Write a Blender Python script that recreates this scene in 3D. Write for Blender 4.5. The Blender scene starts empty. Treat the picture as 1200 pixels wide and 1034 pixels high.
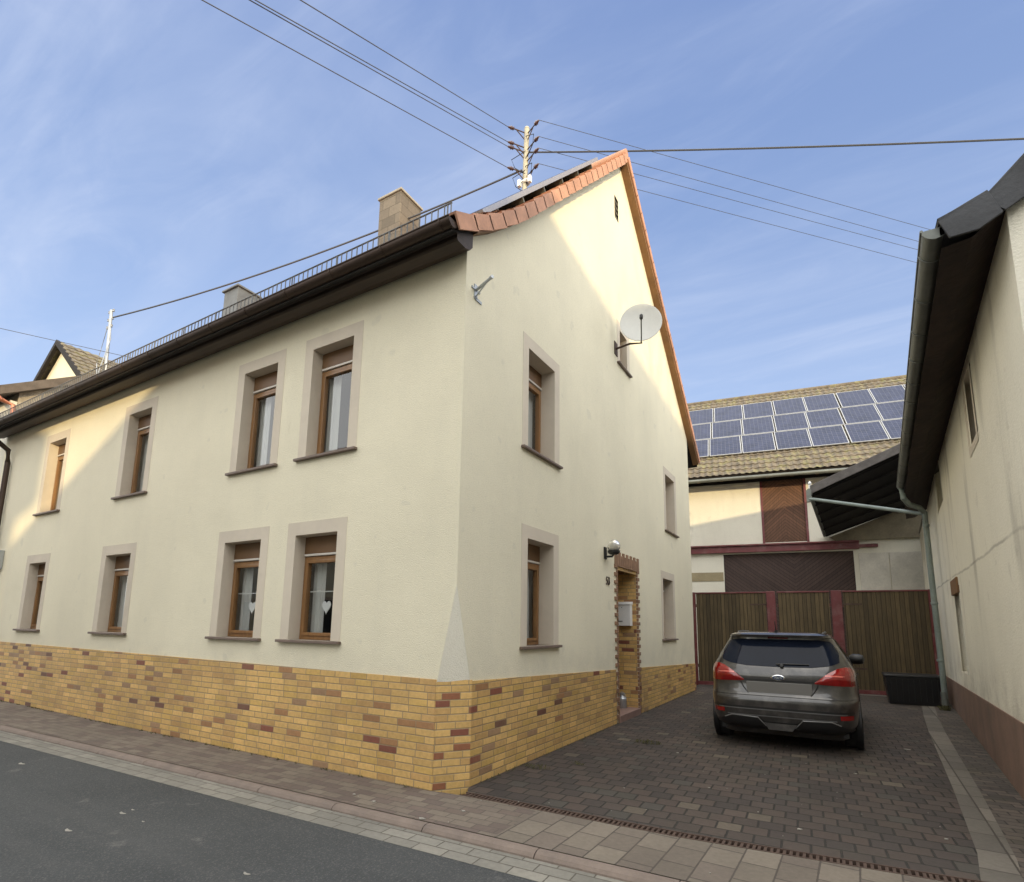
import bpy, bmesh, math, random
from mathutils import Vector, Matrix
random.seed(7)
S = bpy.context.scene
COL = S.collection
R = math.radians

# ------------------------------------------------------------------ materials
def newmat(name):
    m = bpy.data.materials.new(name); m.use_nodes = True
    nt = m.node_tree; b = nt.nodes['Principled BSDF']
    return m, nt, b

class NB:
    """small node-building helper"""
    def __init__(s, nt): s.nt = nt
    def n(s, t, **kw):
        nd = s.nt.nodes.new(t)
        for k, v in kw.items(): setattr(nd, k, v)
        return nd
    def l(s, a, b): s.nt.links.new(a, b)
    def val(s, sock, v):
        if hasattr(v, 'is_linked') or hasattr(v, 'links'): s.l(v, sock)
        else: sock.default_value = v
    def math(s, op, a, b=0.0, c=None):
        nd = s.n('ShaderNodeMath', operation=op)
        s.val(nd.inputs[0], a); s.val(nd.inputs[1], b)
        if c is not None: s.val(nd.inputs[2], c)
        return nd.outputs[0]
    def pos(s):
        return s.n('ShaderNodeNewGeometry').outputs['Position']
    def sep(s, v):
        nd = s.n('ShaderNodeSeparateXYZ'); s.l(v, nd.inputs[0]); return nd.outputs
    def comb(s, x, y, z=0.0):
        nd = s.n('ShaderNodeCombineXYZ')
        for i, v in enumerate((x, y, z)): s.val(nd.inputs[i], v)
        return nd.outputs[0]
    def noise(s, vec, scale, detail=4, rough=.55, dist=0.0):
        nd = s.n('ShaderNodeTexNoise'); s.l(vec, nd.inputs['Vector'])
        nd.inputs['Scale'].default_value = scale; nd.inputs['Detail'].default_value = detail
        nd.inputs['Roughness'].default_value = rough; nd.inputs['Distortion'].default_value = dist
        return nd.outputs[0]
    def white(s, vec):
        nd = s.n('ShaderNodeTexWhiteNoise', noise_dimensions='3D'); s.l(vec, nd.inputs['Vector'])
        return nd.outputs['Value'], nd.outputs['Color']
    def mr(s, v, a, b, c=0.0, d=1.0, smooth=False):
        nd = s.n('ShaderNodeMapRange'); nd.clamp = True
        if smooth: nd.interpolation_type = 'SMOOTHSTEP'
        s.val(nd.inputs[0], v)
        for i, x in enumerate((a, b, c, d)): s.val(nd.inputs[i+1], x)
        return nd.outputs[0]
    def mix(s, f, a, b, blend='MIX'):
        nd = s.n('ShaderNodeMix', data_type='RGBA', blend_type=blend)
        s.val(nd.inputs['Factor'], f)
        for sock, v in ((nd.inputs[6], a), (nd.inputs[7], b)):
            if isinstance(v, (tuple, list)): sock.default_value = (*v[:3], 1)
            else: s.l(v, sock)
        return nd.outputs[2]
    def ramp(s, f, stops, const=False):
        nd = s.n('ShaderNodeValToRGB'); cr = nd.color_ramp
        if const: cr.interpolation = 'CONSTANT'
        while len(cr.elements) < len(stops): cr.elements.new(.5)
        for e, (p, c) in zip(cr.elements, stops):
            e.position = p; e.color = (*c, 1)
        s.l(f, nd.inputs[0]); return nd.outputs[0]
    def bump(s, h, strength, dist=.01, prev=None):
        nd = s.n('ShaderNodeBump'); nd.inputs['Strength'].default_value = strength
        nd.inputs['Distance'].default_value = dist; s.l(h, nd.inputs['Height'])
        if prev is not None: s.l(prev, nd.inputs['Normal'])
        return nd.outputs[0]

def P(name, col, rough=.8, var=.12, scale=2.0, bump=0.0, bscale=60, bdist=.004, metal=0.0, dirt=None, dirtamt=.0, stretch=(1,1,1), coat=0, spec=.5):
    m, nt, b = newmat(name); N = NB(nt)
    mp = N.n('ShaderNodeMapping'); N.l(N.pos(), mp.inputs[0]); mp.inputs['Scale'].default_value = stretch
    v = mp.outputs[0]
    f1 = N.noise(v, scale, 5); f2 = N.noise(v, scale*9, 3)
    f = N.math('ADD', N.math('MULTIPLY', f1, .65), N.math('MULTIPLY', f2, .35))
    f = N.mr(f, .3, .7)
    c = N.mix(f, tuple(x*(1-var) for x in col), tuple(min(1, x*(1+var)) for x in col))
    if dirt:
        d = N.mr(N.noise(v, scale*.7, 6, .65), .5, .72)
        c = N.mix(N.math('MULTIPLY', d, dirtamt), c, dirt)
    N.l(c, b.inputs['Base Color'])
    N.l(N.mr(f2, .2, .8, max(0, rough-.08), min(1, rough+.08)), b.inputs['Roughness'])
    b.inputs['Metallic'].default_value = metal
    b.inputs['Specular IOR Level'].default_value = spec
    if coat: b.inputs['Coat Weight'].default_value = coat; b.inputs['Coat Roughness'].default_value = .05
    if bump: N.l(N.bump(N.noise(v, bscale, 4), bump, bdist), b.inputs['Normal'])
    return m

def bricks(name, w, h, mort, stops, mcol, mode='wall', ang=0.0, stagger=None, rough=.8, bump=.5, tone=.12, dirt=None, seed=0.0, jitter=.5):
    """individually coloured bricks / pavers; mode 'wall': (x+y, z), 'ground': rotated (x, y)"""
    m, nt, b = newmat(name); N = NB(nt)
    x, y, z = N.sep(N.pos())
    if mode == 'wall': A = N.math('ADD', x, y); B = z
    else:
        ca, sa = math.cos(ang), math.sin(ang)
        A = N.math('ADD', N.math('MULTIPLY', x, ca), N.math('MULTIPLY', y, sa))
        B = N.math('SUBTRACT', N.math('MULTIPLY', y, ca), N.math('MULTIPLY', x, sa))
    row = N.math('FLOOR', N.math('DIVIDE', B, h))
    rn, _ = N.white(N.comb(row, seed+3.1, 0.0))
    if stagger is None: off = N.math('MULTIPLY', rn, 1.0)
    else: off = N.math('ADD', N.math('MULTIPLY', N.math('MODULO', N.math('ABSOLUTE', row), 2.0), stagger), N.math('MULTIPLY', rn, .06))
    u = N.math('ADD', N.math('DIVIDE', A, w), off)
    colid = N.math('FLOOR', u)
    fx = N.math('FRACT', u); fz = N.math('FRACT', N.math('DIVIDE', B, h))
    # slightly wandering joints
    ex = N.math('MULTIPLY', N.math('MINIMUM', fx, N.math('SUBTRACT', 1.0, fx)), w)
    ez = N.math('MULTIPLY', N.math('MINIMUM', fz, N.math('SUBTRACT', 1.0, fz)), h)
    e = N.math('MINIMUM', ex, ez)
    wob = N.math('MULTIPLY', N.math('SUBTRACT', N.noise(N.pos(), 30, 2), .5), mort*.6)
    e = N.math('ADD', e, wob)
    mask = N.mr(e, mort*.35, mort*.75, 0, 1, True)      # 1 on the brick
    idv, idc = N.white(N.comb(colid, row, seed))
    bc = N.ramp(idv, stops, True)
    id2, _ = N.white(N.comb(row, colid, seed+9.7))
    k = N.math('ADD', N.math('MULTIPLY', N.math('SUBTRACT', id2, .5), tone*2), 1.0)
    k = N.math('MULTIPLY', k, N.mr(N.noise(N.pos(), 25, 5, .6), .3, .7, .88, 1.1))
    big = N.mr(N.noise(N.pos(), .9, 4, .6), .35, .65, .88, 1.1)
    k = N.math('MULTIPLY', k, big)
    kk = N.n('ShaderNodeVectorMath', operation='SCALE'); N.l(bc, kk.inputs[0]); N.l(k, kk.inputs['Scale'])
    c = N.mix(mask, mcol, kk.outputs[0])
    if dirt:
        d = N.mr(N.noise(N.pos(), 1.6, 6, .7), .52, .75)
        c = N.mix(N.math('MULTIPLY', d, dirt[1]), c, dirt[0])
    N.l(c, b.inputs['Base Color']); b.inputs['Roughness'].default_value = rough
    hh = N.math('ADD', mask, N.math('MULTIPLY', N.noise(N.pos(), 90, 3), .25))
    hh = N.math('ADD', hh, N.math('MULTIPLY', id2, .35*jitter))
    N.l(N.bump(hh, bump, .006), b.inputs['Normal'])
    return m

def stucco(name, col, dirtcol, streak=.35, low=1.1, lowamt=.5, band=.5, bsc=85, bstr=.7, patch=None):
    m, nt, b = newmat(name); N = NB(nt)
    p = N.pos(); x, y, z = N.sep(p)
    f = N.mr(N.noise(p, .55, 6, .6), .3, .7)
    c = N.mix(f, tuple(v*.93 for v in col), tuple(v*1.05 for v in col))
    # faint vertical weather streaks
    st = N.n('ShaderNodeMapping'); N.l(p, st.inputs[0]); st.inputs['Scale'].default_value = (1.6, 1.6, .35)
    s1 = N.mr(N.noise(st.outputs[0], 1.6, 4, .5), .5, .8)
    c = N.mix(N.math('MULTIPLY', s1, streak), c, dirtcol)
    # fine soiling speckle
    sp = N.mr(N.noise(p, 34, 5, .75), .50, .74)
    c = N.mix(N.math('MULTIPLY', sp, .30), c, dirtcol)
    pt_ = N.mr(N.noise(p, 3.3, 2, .4), .69, .72)
    c = N.mix(N.math('MULTIPLY', pt_, .22), c, dirtcol)
    # splash zone above the plinth
    lz = N.mr(z, low, low+band, 1, 0, True)
    ln = N.mr(N.noise(p, 2.3, 6, .7), .42, .68)
    c = N.mix(N.math('MULTIPLY', N.math('MULTIPLY', lz, ln), lowamt), c, dirtcol)
    if patch:   # hairline crack / render joint running along the wall
        cz, slope, axis = patch
        wob = N.math('MULTIPLY', N.math('SUBTRACT', N.noise(p, .9, 3, .5), .5), .14)
        dz = N.math('ABSOLUTE', N.math('ADD', N.math('SUBTRACT', z, N.math('ADD', N.math('MULTIPLY', y, slope), cz)), wob))
        cr = N.mr(dz, .002, .028, 1, 0, True)
        c = N.mix(N.math('MULTIPLY', cr, N.mr(N.noise(p, .8, 3), .35, .6, .15, .6)), c, (.20, .18, .15))
        ab = N.mr(N.math('ADD', N.math('SUBTRACT', z, N.math('ADD', N.math('MULTIPLY', y, slope), cz)), wob), -.01, .01)
        c = N.mix(N.math('MULTIPLY', ab, .12), c, tuple(v*1.1 for v in col))
        blot = N.math('MULTIPLY', N.mr(N.noise(st.outputs[0], .9, 4, .55), .55, .75), N.mr(z, 2.5, 1.4, 1, .15, True))
        c = N.mix(N.math('MULTIPLY', blot, .6), c, (.22, .195, .155))
    N.l(c, b.inputs['Base Color']); b.inputs['Roughness'].default_value = .93
    h = N.math('ADD', N.noise(p, bsc, 3, .6), N.math('MULTIPLY', N.noise(p, 6, 3), .6))
    N.l(N.bump(h, bstr, .012), b.inputs['Normal'])
    return m

def glass_mat(name, tint=(.90, .92, .92), f=1.0):
    m = bpy.data.materials.new(name); m.use_nodes = True; nt = m.node_tree; N = NB(nt)
    for nd in list(nt.nodes): nt.nodes.remove(nd)
    o = N.n('ShaderNodeOutputMaterial'); t = N.n('ShaderNodeBsdfTransparent'); g = N.n('ShaderNodeBsdfGlossy')
    t.inputs[0].default_value = (*tint, 1); g.inputs['Roughness'].default_value = .01
    ge = N.n('ShaderNodeNewGeometry'); dp = N.n('ShaderNodeVectorMath', operation='DOT_PRODUCT'); N.l(ge.outputs['Normal'], dp.inputs[0]); N.l(ge.outputs['Incoming'], dp.inputs[1]); sch = N.math('ADD', .11, N.math('MULTIPLY', .93, N.math('POWER', N.math('SUBTRACT', 1.0, N.math('ABSOLUTE', dp.outputs['Value'])), 4.0)))
    bp = N.bump(N.noise(N.pos(), 1.6, 1), .02, .05); N.l(bp, g.inputs['Normal'])
    mx = N.n('ShaderNodeMixShader'); N.l(sch, mx.inputs[0])
    N.l(t.outputs[0], mx.inputs[1]); N.l(g.outputs[0], mx.inputs[2]); N.l(mx.outputs[0], o.inputs[0])
    return m

CREAM = (.80, .745, .57)
M = {}
M['plaster'] = stucco('cream_plaster', CREAM, (.52, .495, .41), .12, 1.05, .28, .35)
M['plaster_r'] = stucco('aged_plaster', (.83, .79, .66), (.46, .42, .34), .12, .6, .8, .9, 45, .55, patch=(2.42, .018, 0))
M['plaster_w'] = stucco('white_plaster', (.72, .69, .58), (.45, .42, .36), .3, 0, .0, .2)
M['trim'] = P('painted_surround', (.62, .55, .445), .85, .06, 1.2, .3, 90, .003, dirt=(.3, .26, .22), dirtamt=.25)
Y1, Y2, Y3, Y4 = (.60, .385, .14), (.54, .335, .128), (.66, .425, .155), (.46, .29, .122)
RB, RD, OG = (.235, .085, .052), (.16, .075, .05), (.36, .19, .085)
stops = [(0, Y1), (.30, Y3), (.55, Y2), (.72, (.58, .375, .12)), (.875, OG), (.925, (.34, .21, .115)), (.958, RB), (.986, RD)]
M['brick'] = bricks('clinker_brick', .245, .0708, .0085, stops, (.30, .22, .125), 'wall', rough=.6, bump=.6, tone=.105, dirt=((.30, .21, .12), .4))
stq = [(0, Y3), (.35, Y1), (.6, Y2), (.72, RB), (.9, (.30, .12, .06))]
M['brick_q'] = bricks('corner_brick', .27, .0708, .010, stq, (.34, .25, .14), 'wall', rough=.6, bump=.55, tone=.08, seed=4.0)
M['quoin'] = P('brown_brick', (.25, .145, .085), .7, .3, 9, .4, 60)
M['wood'] = P('oak_frame', (.24, .12, .042), .45, .25, 3, .15, 40, .002, stretch=(6, 6, .8), coat=.2)
M['shutwood'] = P('brown_shutter_box', (.15, .080, .034), .5, .2, 3, .15, 40, .002)
M['wood_dk'] = P('dark_eaves_wood', (.048, .031, .022), .6, .35, 3, .3, 40, .003, stretch=(.6, 6, 6))
M['verge_wood'] = P('brown_rafter_wood', (.20, .105, .045), .7, .3, 3, .3, 40, .003)
M['copper'] = P('brown_gutter_metal', (.060, .040, .030), .5, .3, 1.5, .1, 20, .002, metal=.55)
M['newcopper'] = P('copper_pipe', (.50, .20, .12), .4, .25, 3, metal=.7)
M['zinc'] = P('weathered_zinc', (.16, .17, .155), .5, .3, 2, .1, 20, .002, metal=.5)
M['zincg'] = P('green_painted_pipe', (.20, .235, .215), .5, .25, 3, metal=.2)
M['galv'] = P('galvanised_steel', (.42, .44, .45), .45, .2, 5, metal=.7)
M['terra'] = P('terracotta', (.50, .265, .17), .75, .22, 3, .4, 50, .004, dirt=(.30, .16, .10), dirtamt=.5)
M['rooftile'] = P('roof_tile', (.30, .16, .10), .85, .35, 2.5, .5, 40, .006, dirt=(.14, .13, .07), dirtamt=.7)
M['moss'] = P('mossy_tile', (.145, .122, .092), .95, .6, 4.5, .8, 30, .012, dirt=(.24, .23, .10), dirtamt=.9)
M['slate'] = P('dark_slate', (.035, .037, .042), .6, .5, 4, .5, 30, .006)
M['felt'] = P('roofing_felt', (.12, .10, .085), .9, .35, 5, .7, 60, .006)
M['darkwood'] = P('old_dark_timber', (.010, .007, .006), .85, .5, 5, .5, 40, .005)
M['whitepl'] = P('white_plastic', (.78, .78, .76), .4, .04, 4)
M['offwhite'] = P('dish_paint', (.55, .56, .54), .45, .06, 3)
M['blk'] = P('black_plastic', (.012, .012, .013), .45, .3, 8, .1, 60, .002)
M['conc'] = P('grey_concrete', (.32, .30, .26), .9, .2, 4, .5, 60, .004)
M['chimc'] = bricks('chimney_slabs', .42, .26, .012, [(0, (.14, .12, .098)), (.5, (.12, .104, .086)), (.8, (.165, .142, .115))], (.08, .07, .055), 'wall', stagger=.5, rough=.9, bump=.4, tone=.08)
M['chims'] = P('lead_cladding', (.10, .11, .12), .6, .3, 5, .3, 30)
M['red'] = P('oxblood_paint', (.135, .028, .030), .5, .25, 4, .2, 40, .003, dirt=(.30, .20, .18), dirtamt=.35)
M['curtain'] = P('net_curtain', (.55, .55, .52), .9, .08, 20, stretch=(12, 12, .3))
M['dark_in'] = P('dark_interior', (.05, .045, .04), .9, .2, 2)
M['glass'] = glass_mat('window_glass')
M['asphalt'] = None
M['stone'] = P('gutter_stone', (.30, .285, .25), .9, .2, 6, .6, 60, .006)
M['kerb'] = P('red_kerb_concrete', (.19, .15, .125), .9, .18, 5, .6, 70, .005, dirt=(.12, .10, .09), dirtamt=.6)
M['iron'] = P('rusty_iron', (.085, .055, .042), .8, .4, 14, .4, 60, .003, metal=.3)
M['weed'] = P('dry_weeds', (.075, .072, .026), .9, .5, 20)
M['litter'] = P('pale_litter', (.30, .285, .25), .8, .2, 20)
M['soil'] = P('joint_dirt', (.075, .065, .05), 1, .4, 12, .6, 50)

def asphalt():
    m, nt, b = newmat('asphalt'); N = NB(nt); p = N.pos()
    f = N.mr(N.noise(p, .5, 6, .6), .3, .7)
    c = N.mix(f, (.034, .038, .040), (.054, .058, .060))
    v = N.n('ShaderNodeTexVoronoi'); N.l(p, v.inputs['Vector']); v.inputs['Scale'].default_value = 110
    N2, _ = N.white(v.outputs['Color'])
    c = N.mix(N.math('MULTIPLY', N.mr(N2, .78, .97), .4), c, (.15, .145, .135))
    c = N.mix(N.math('MULTIPLY', N.mr(N2, .0, .25, 1, 0), .5), c, (.022, .022, .023))
    lane = N.n('ShaderNodeMapping'); N.l(p, lane.inputs[0]); lane.inputs['Scale'].default_value = (.12, 1.6, 1); c = N.mix(N.math('MULTIPLY', N.mr(N.noise(lane.outputs[0], 1.0, 5, .6), .45, .7), .35), c, (.085, .085, .083))
    pale = N.mr(N.noise(p, 3.1, 5, .7), .63, .72)
    c = N.mix(N.math('MULTIPLY', pale, .35), c, (.20, .19, .18))
    N.l(c, b.inputs['Base Color']); b.inputs['Roughness'].default_value = .88
    N.l(N.bump(N.math('ADD', v.outputs['Distance'], N.noise(p, 60, 3)), .45, .006), b.inputs['Normal'])
    return m
M['asphalt'] = asphalt()
DG = [(0, (0.0603, 0.0465, 0.0384)), (0.25, (0.0511, 0.0403, 0.0347)), (0.45, (0.0664, 0.0492, 0.04)), (0.62, (0.0462, 0.0375, 0.0326)), (0.78, (0.0727, 0.0549, 0.0442)), (0.9, (0.0566, 0.0503, 0.0421)), (0.965, (0.1046, 0.0851, 0.0642))]
M['drive'] = bricks('driveway_pavers', .195, .185, .014, DG, (.022, .019, .016), 'ground', R(2.5), .5, .9, .9, .09, ((.055, .05, .035), .5), 2.0)
M['drive2'] = bricks('dark_side_pavers', .205, .105, .012, [(0, (.095, .078, .064)), (.4, (.075, .064, .054)), (.75, (.115, .092, .075))], (.04, .034, .028), 'ground', R(3), .5, .9, .7, .15, ((.055, .055, .03), .55), 5.0)
M['slabs'] = bricks('pale_edge_slabs', .42, .30, .012, [(0, (.145, .13, .108)), (.4, (.12, .107, .09)), (.75, (.175, .155, .128))], (.06, .05, .04), 'ground', R(88), .0, .9, .6, .1, ((.12, .11, .08), .4), 6.0)
PV = [(0, (0.1515, 0.124, 0.0992)), (0.3, (0.1332, 0.1028, 0.0844)), (0.55, (0.1653, 0.1378, 0.1084)), (0.8, (0.1194, 0.0918, 0.0781))]
M['pave'] = bricks('pavement_pavers', .21, .105, .008, PV, (.085, .07, .058), 'ground', R(2), .5, .9, .5, .07, ((.10, .085, .068), .5), 7.0)
PW = [(0, (.155, .131, .104)), (.3, (.142, .118, .095)), (.55, (.168, .143, .113)), (.8, (.134, .11, .09))]
M['pave2'] = bricks('pavement_slabs', .30, .235, .010, PW, (.07, .058, .048), 'ground', R(88), .5, .9, .6, .1, ((.12, .10, .08), .45), 8.0)
M['gstone'] = bricks('gutter_setts', .27, .12, .009, [(0, (.205, .195, .168)), (.4, (.185, .176, .152)), (.75, (.225, .213, .182))], (.09, .08, .065), 'ground', R(1.9), .5, .9, .6, .1, ((.17, .16, .13), .5), 9.0)
M['concyard'] = P('yard_concrete', (.22, .20, .17), .9, .25, 1.5, .5, 40)
M['grass'] = P('far_ground', (.09, .10, .045), 1, .4, .5, .5, 8)

def planks(name, col, w, ang=None, chevron=None, var=.35, horizontal=False):
    """boards; chevron=(xc, slope) gives herringbone boards mirrored about x = xc"""
    m, nt, b = newmat(name); N = NB(nt); p = N.pos(); x, y, z = N.sep(p)
    if chevron:
        d = N.math('ABSOLUTE', N.math('SUBTRACT', x, chevron[0]))
        A = N.math('ADD', N.math('MULTIPLY', z, .8), N.math('MULTIPLY', d, chevron[1]))
    elif horizontal: A = z
    else: A = x
    u = N.math('DIVIDE', A, w); i = N.math('FLOOR', u); f = N.math('FRACT', u)
    e = N.math('MULTIPLY', N.math('MINIMUM', f, N.math('SUBTRACT', 1.0, f)), w)
    gap = N.mr(e, .002, .009)
    iv, _ = N.white(N.comb(i, 1.7, 0.0))
    mp = N.n('ShaderNodeMapping'); N.l(p, mp.inputs[0]); mp.inputs['Scale'].default_value = (14, 14, 1.2)
    g = N.noise(mp.outputs[0], 2.2, 6, .7, .4)
    k = N.math('MULTIPLY', N.math('ADD', N.math('MULTIPLY', N.math('SUBTRACT', iv, .5), var*1.6), 1.0), N.mr(g, .3, .7, 1-var, 1+var))
    sc = N.n('ShaderNodeVectorMath', operation='SCALE'); sc.inputs[0].default_value = col; N.l(k, sc.inputs['Scale'])
    c = N.mix(gap, tuple(v*.12 for v in col), sc.outputs[0])
    N.l(c, b.inputs['Base Color']); b.inputs['Roughness'].default_value = .8
    N.l(N.bump(N.math('ADD', gap, N.math('MULTIPLY', g, .3)), .5, .006), b.inputs['Normal'])
    return m
M['gate'] = planks('green_brown_boards', (.088, .063, .030), .098)
M['chev'] = planks('chevron_boards', (.125, .062, .036), .10, chevron=(1.89, .75), var=.25)
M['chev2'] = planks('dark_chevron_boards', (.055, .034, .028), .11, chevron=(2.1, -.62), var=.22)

def pvmat():
    m, nt, b = newmat('photovoltaic_cells'); N = NB(nt)
    tc = N.n('ShaderNodeTexCoord'); x, y, z = N.sep(tc.outputs['Object'])
    def g(a, w, t):
        f = N.math('FRACT', N.math('DIVIDE', a, w)); e = N.math('MULTIPLY', N.math('MINIMUM', f, N.math('SUBTRACT', 1.0, f)), w)
        return N.mr(e, t*.4, t)
    k = N.math('MULTIPLY', g(x, .152, .005), g(y, .155, .005))
    n = N.noise(N.pos(), 3, 4)
    cell = N.mix(N.mr(n, .35, .65), (.012, .02, .055), (.025, .035, .085))
    N.l(N.mix(k, (.11, .12, .16), cell), b.inputs['Base Color'])
    b.inputs['Roughness'].default_value = .3; b.inputs['Specular IOR Level'].default_value = .12; b.inputs['Coat Weight'].default_value = .06
    return m
M['pv'] = pvmat()
M['alu'] = P('aluminium_frame', (.42, .43, .44), .4, .05, 4, metal=.6)

# ------------------------------------------------------------------ mesh helper
class MB:
    def __init__(s): s.v = []; s.f = []; s.smooth = []
    def add(s, vs, fs, smooth=False):
        o = len(s.v); s.v += [Vector(v) for v in vs]; s.f += [tuple(i+o for i in f) for f in fs]; s.smooth += [smooth]*len(fs); return s
    def box(s, a, b):
        x0, y0, z0 = (min(a[i], b[i]) for i in range(3)); x1, y1, z1 = (max(a[i], b[i]) for i in range(3))
        vs = [(x0,y0,z0),(x1,y0,z0),(x1,y1,z0),(x0,y1,z0),(x0,y0,z1),(x1,y0,z1),(x1,y1,z1),(x0,y1,z1)]
        return s.add(vs, [(0,3,2,1),(4,5,6,7),(0,1,5,4),(1,2,6,5),(2,3,7,6),(3,0,4,7)])
    def obox(s, c, ax, ay, az, hx, hy, hz):
        """oriented box: centre, unit axes, half sizes"""
        c = Vector(c); ax, ay, az = (Vector(a).normalized() for a in (ax, ay, az))
        vs = [c+ax*i*hx+ay*j*hy+az*k*hz for k in (-1,1) for j in (-1,1) for i in (-1,1)]
        return s.add(vs, [(0,2,3,1),(4,5,7,6),(0,1,5,4),(1,3,7,5),(3,2,6,7),(2,0,4,6)])
    def prism(s, pts, d):
        """closed polygon (3-D points) swept along vector d"""
        n = len(pts); d = Vector(d); a = [Vector(p) for p in pts]
        s.add(a+[p+d for p in a], [tuple(range(n))[::-1], tuple(range(n, 2*n))]+[(i, (i+1) % n, n+(i+1) % n, n+i) for i in range(n)])
        return s
    def tube(s, pts, r, n=8, cap=True, r2=None):
        pts = [Vector(p) for p in pts]; rings = []
        up = Vector((0,0,1))
        for i, p in enumerate(pts):
            t = (pts[min(i+1, len(pts)-1)]-pts[max(i-1, 0)]).normalized()
            a = t.cross(up if abs(t.z) < .95 else Vector((1,0,0))).normalized(); b = a.cross(t)
            rr = r if r2 is None else r+(r2-r)*i/(len(pts)-1)
            rings.append([p+a*rr*math.cos(2*math.pi*k/n)+b*rr*math.sin(2*math.pi*k/n) for k in range(n)])
        vs = [v for q in rings for v in q]; fs = []
        for i in range(len(pts)-1):
            for k in range(n): fs.append((i*n+k, i*n+(k+1) % n, (i+1)*n+(k+1) % n, (i+1)*n+k))
        s.add(vs, fs, True)
        if cap:
            s.add(rings[0], [tuple(range(n))]); s.add(rings[-1], [tuple(range(n))[::-1]])
        return s
    def lathe(s, c, axis, prof, n=20):
        """prof: (radius, along-axis)"""
        c = Vector(c); t = Vector(axis).normalized(); a = t.cross(Vector((0,0,1)) if abs(t.z) < .95 else Vector((1,0,0))).normalized(); b = a.cross(t)
        vs = [c+t*h+a*r*math.cos(2*math.pi*k/n)+b*r*math.sin(2*math.pi*k/n) for r, h in prof for k in range(n)]
        fs = [(i*n+k, i*n+(k+1) % n, (i+1)*n+(k+1) % n, (i+1)*n+k) for i in range(len(prof)-1) for k in range(n)]
        return s.add(vs, fs, True)
    def grid(s, rows, smooth=True, flip=False):
        m = len(rows[0]); vs = [v for r in rows for v in r]
        fs = [(i*m+j, i*m+j+1, (i+1)*m+j+1, (i+1)*m+j) for i in range(len(rows)-1) for j in range(m-1)]
        if flip: fs = [f[::-1] for f in fs]
        return s.add(vs, fs, smooth)
    def holed(s, outer, holes, to3):
        """flat polygon with holes; 2-D points mapped by to3"""
        bm = bmesh.new(); es = []
        for loop in [outer]+holes:
            vv = [bm.verts.new(to3(*p)) for p in loop]
            es += [bm.edges.new((vv[i], vv[(i+1) % len(vv)])) for i in range(len(vv))]
        bmesh.ops.triangle_fill(bm, use_beauty=True, use_dissolve=False, edges=es)
        bm.verts.index_update()
        s.add([v.co.copy() for v in bm.verts], [tuple(v.index for v in f.verts) for f in bm.faces]); bm.free(); return s
    def build(s, name, mat, parent=None, bevel=0.0, recalc=True, seg=1, sub=0):
        o0 = Vector(parent.get('_org', (0,0,0))) if parent else Vector((0,0,0))
        me = bpy.data.meshes.new(name); me.from_pydata([v-o0 for v in s.v], [], s.f)
        if recalc:
            bm = bmesh.new(); bm.from_mesh(me); bmesh.ops.remove_doubles(bm, verts=bm.verts, dist=1e-5)
            bmesh.ops.recalc_face_normals(bm, faces=bm.faces); bm.to_mesh(me); bm.free()
            if any(s.smooth): me.shade_smooth(); me.set_sharp_from_angle(angle=R(38))
        else:
            me.polygons.foreach_set('use_smooth', s.smooth)
        me.materials.append(mat); o = bpy.data.objects.new(name, me); COL.objects.link(o)
        if parent: o.parent = parent; o['_org'] = tuple(o0)
        else: o['_org'] = (0,0,0)
        if bevel:
            md = o.modifiers.new('b', 'BEVEL'); md.width = bevel; md.segments = seg; md.limit_method = 'ANGLE'; md.angle_limit = R(40)
        return o

def thing(name, label, cat, loc=(0,0,0), group=None):
    o = bpy.data.objects.new(name, None); COL.objects.link(o); o.location = loc; o['_org'] = tuple(loc)
    o['label'] = label; o['category'] = cat
    if group: o['group'] = group
    return o
def tag(o, label, cat, group=None):
    o['label'] = label; o['category'] = cat
    if group: o['group'] = group
    return o
def struct(o): o['kind'] = 'structure'; return o

# ------------------------------------------------------------------ ground
def yk(x): return -.69+.033*x            # inner kerb edge
def sheet(name, pts, z, mat):
    return struct(MB().holed(pts, [], lambda x, y: (x, y, z)).build(name, mat))
sheet('ground', [(-600,-600), (600,-600), (600,600), (-600,600)], -.075, M['grass'])
xs = [-40, 60]
sheet('road', [(-60, yk(-60)-.38), (-60, -7.2), (60, -7.2), (60, yk(60)-.38)], -.052, M['asphalt'])
m = MB(); m.grid([[(-60, yk(-60)-.10, -.047), (60, yk(60)-.10, -.047)], [(-60, yk(-60)-.385, -.050), (60, yk(60)-.385, -.050)]])
struct(m.build('gutter_strip', M['gstone']))
m = MB()
for i in range(-24, 14):
    x0, x1 = i*1.0+.3, i*1.0+1.292
    prof = []
    for (dy, z) in [(0, -.07), (0, -.004), (-.015, 0), (-.05, -.002), (-.082, -.014), (-.10, -.035), (-.105, -.07)]:
        prof.append((x0, yk(x0)+dy, z))
    m.prism(prof, (x1-x0, yk(x1)-yk(x0), 0))
struct(m.build('kerb', M['kerb']))
def drain_y(x):
    pts = [(-.3, .10), (.08, .10), (2.13, .17), (3.89, .36), (4.65, .44)]
    for (a, b), (c, d) in zip(pts, pts[1:]):
        if x <= c: return b+(d-b)*(x-a)/(c-a)
    return pts[-1][1]
dx = [.08, 1.1, 2.13, 3.0, 3.89, 4.52]
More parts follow.
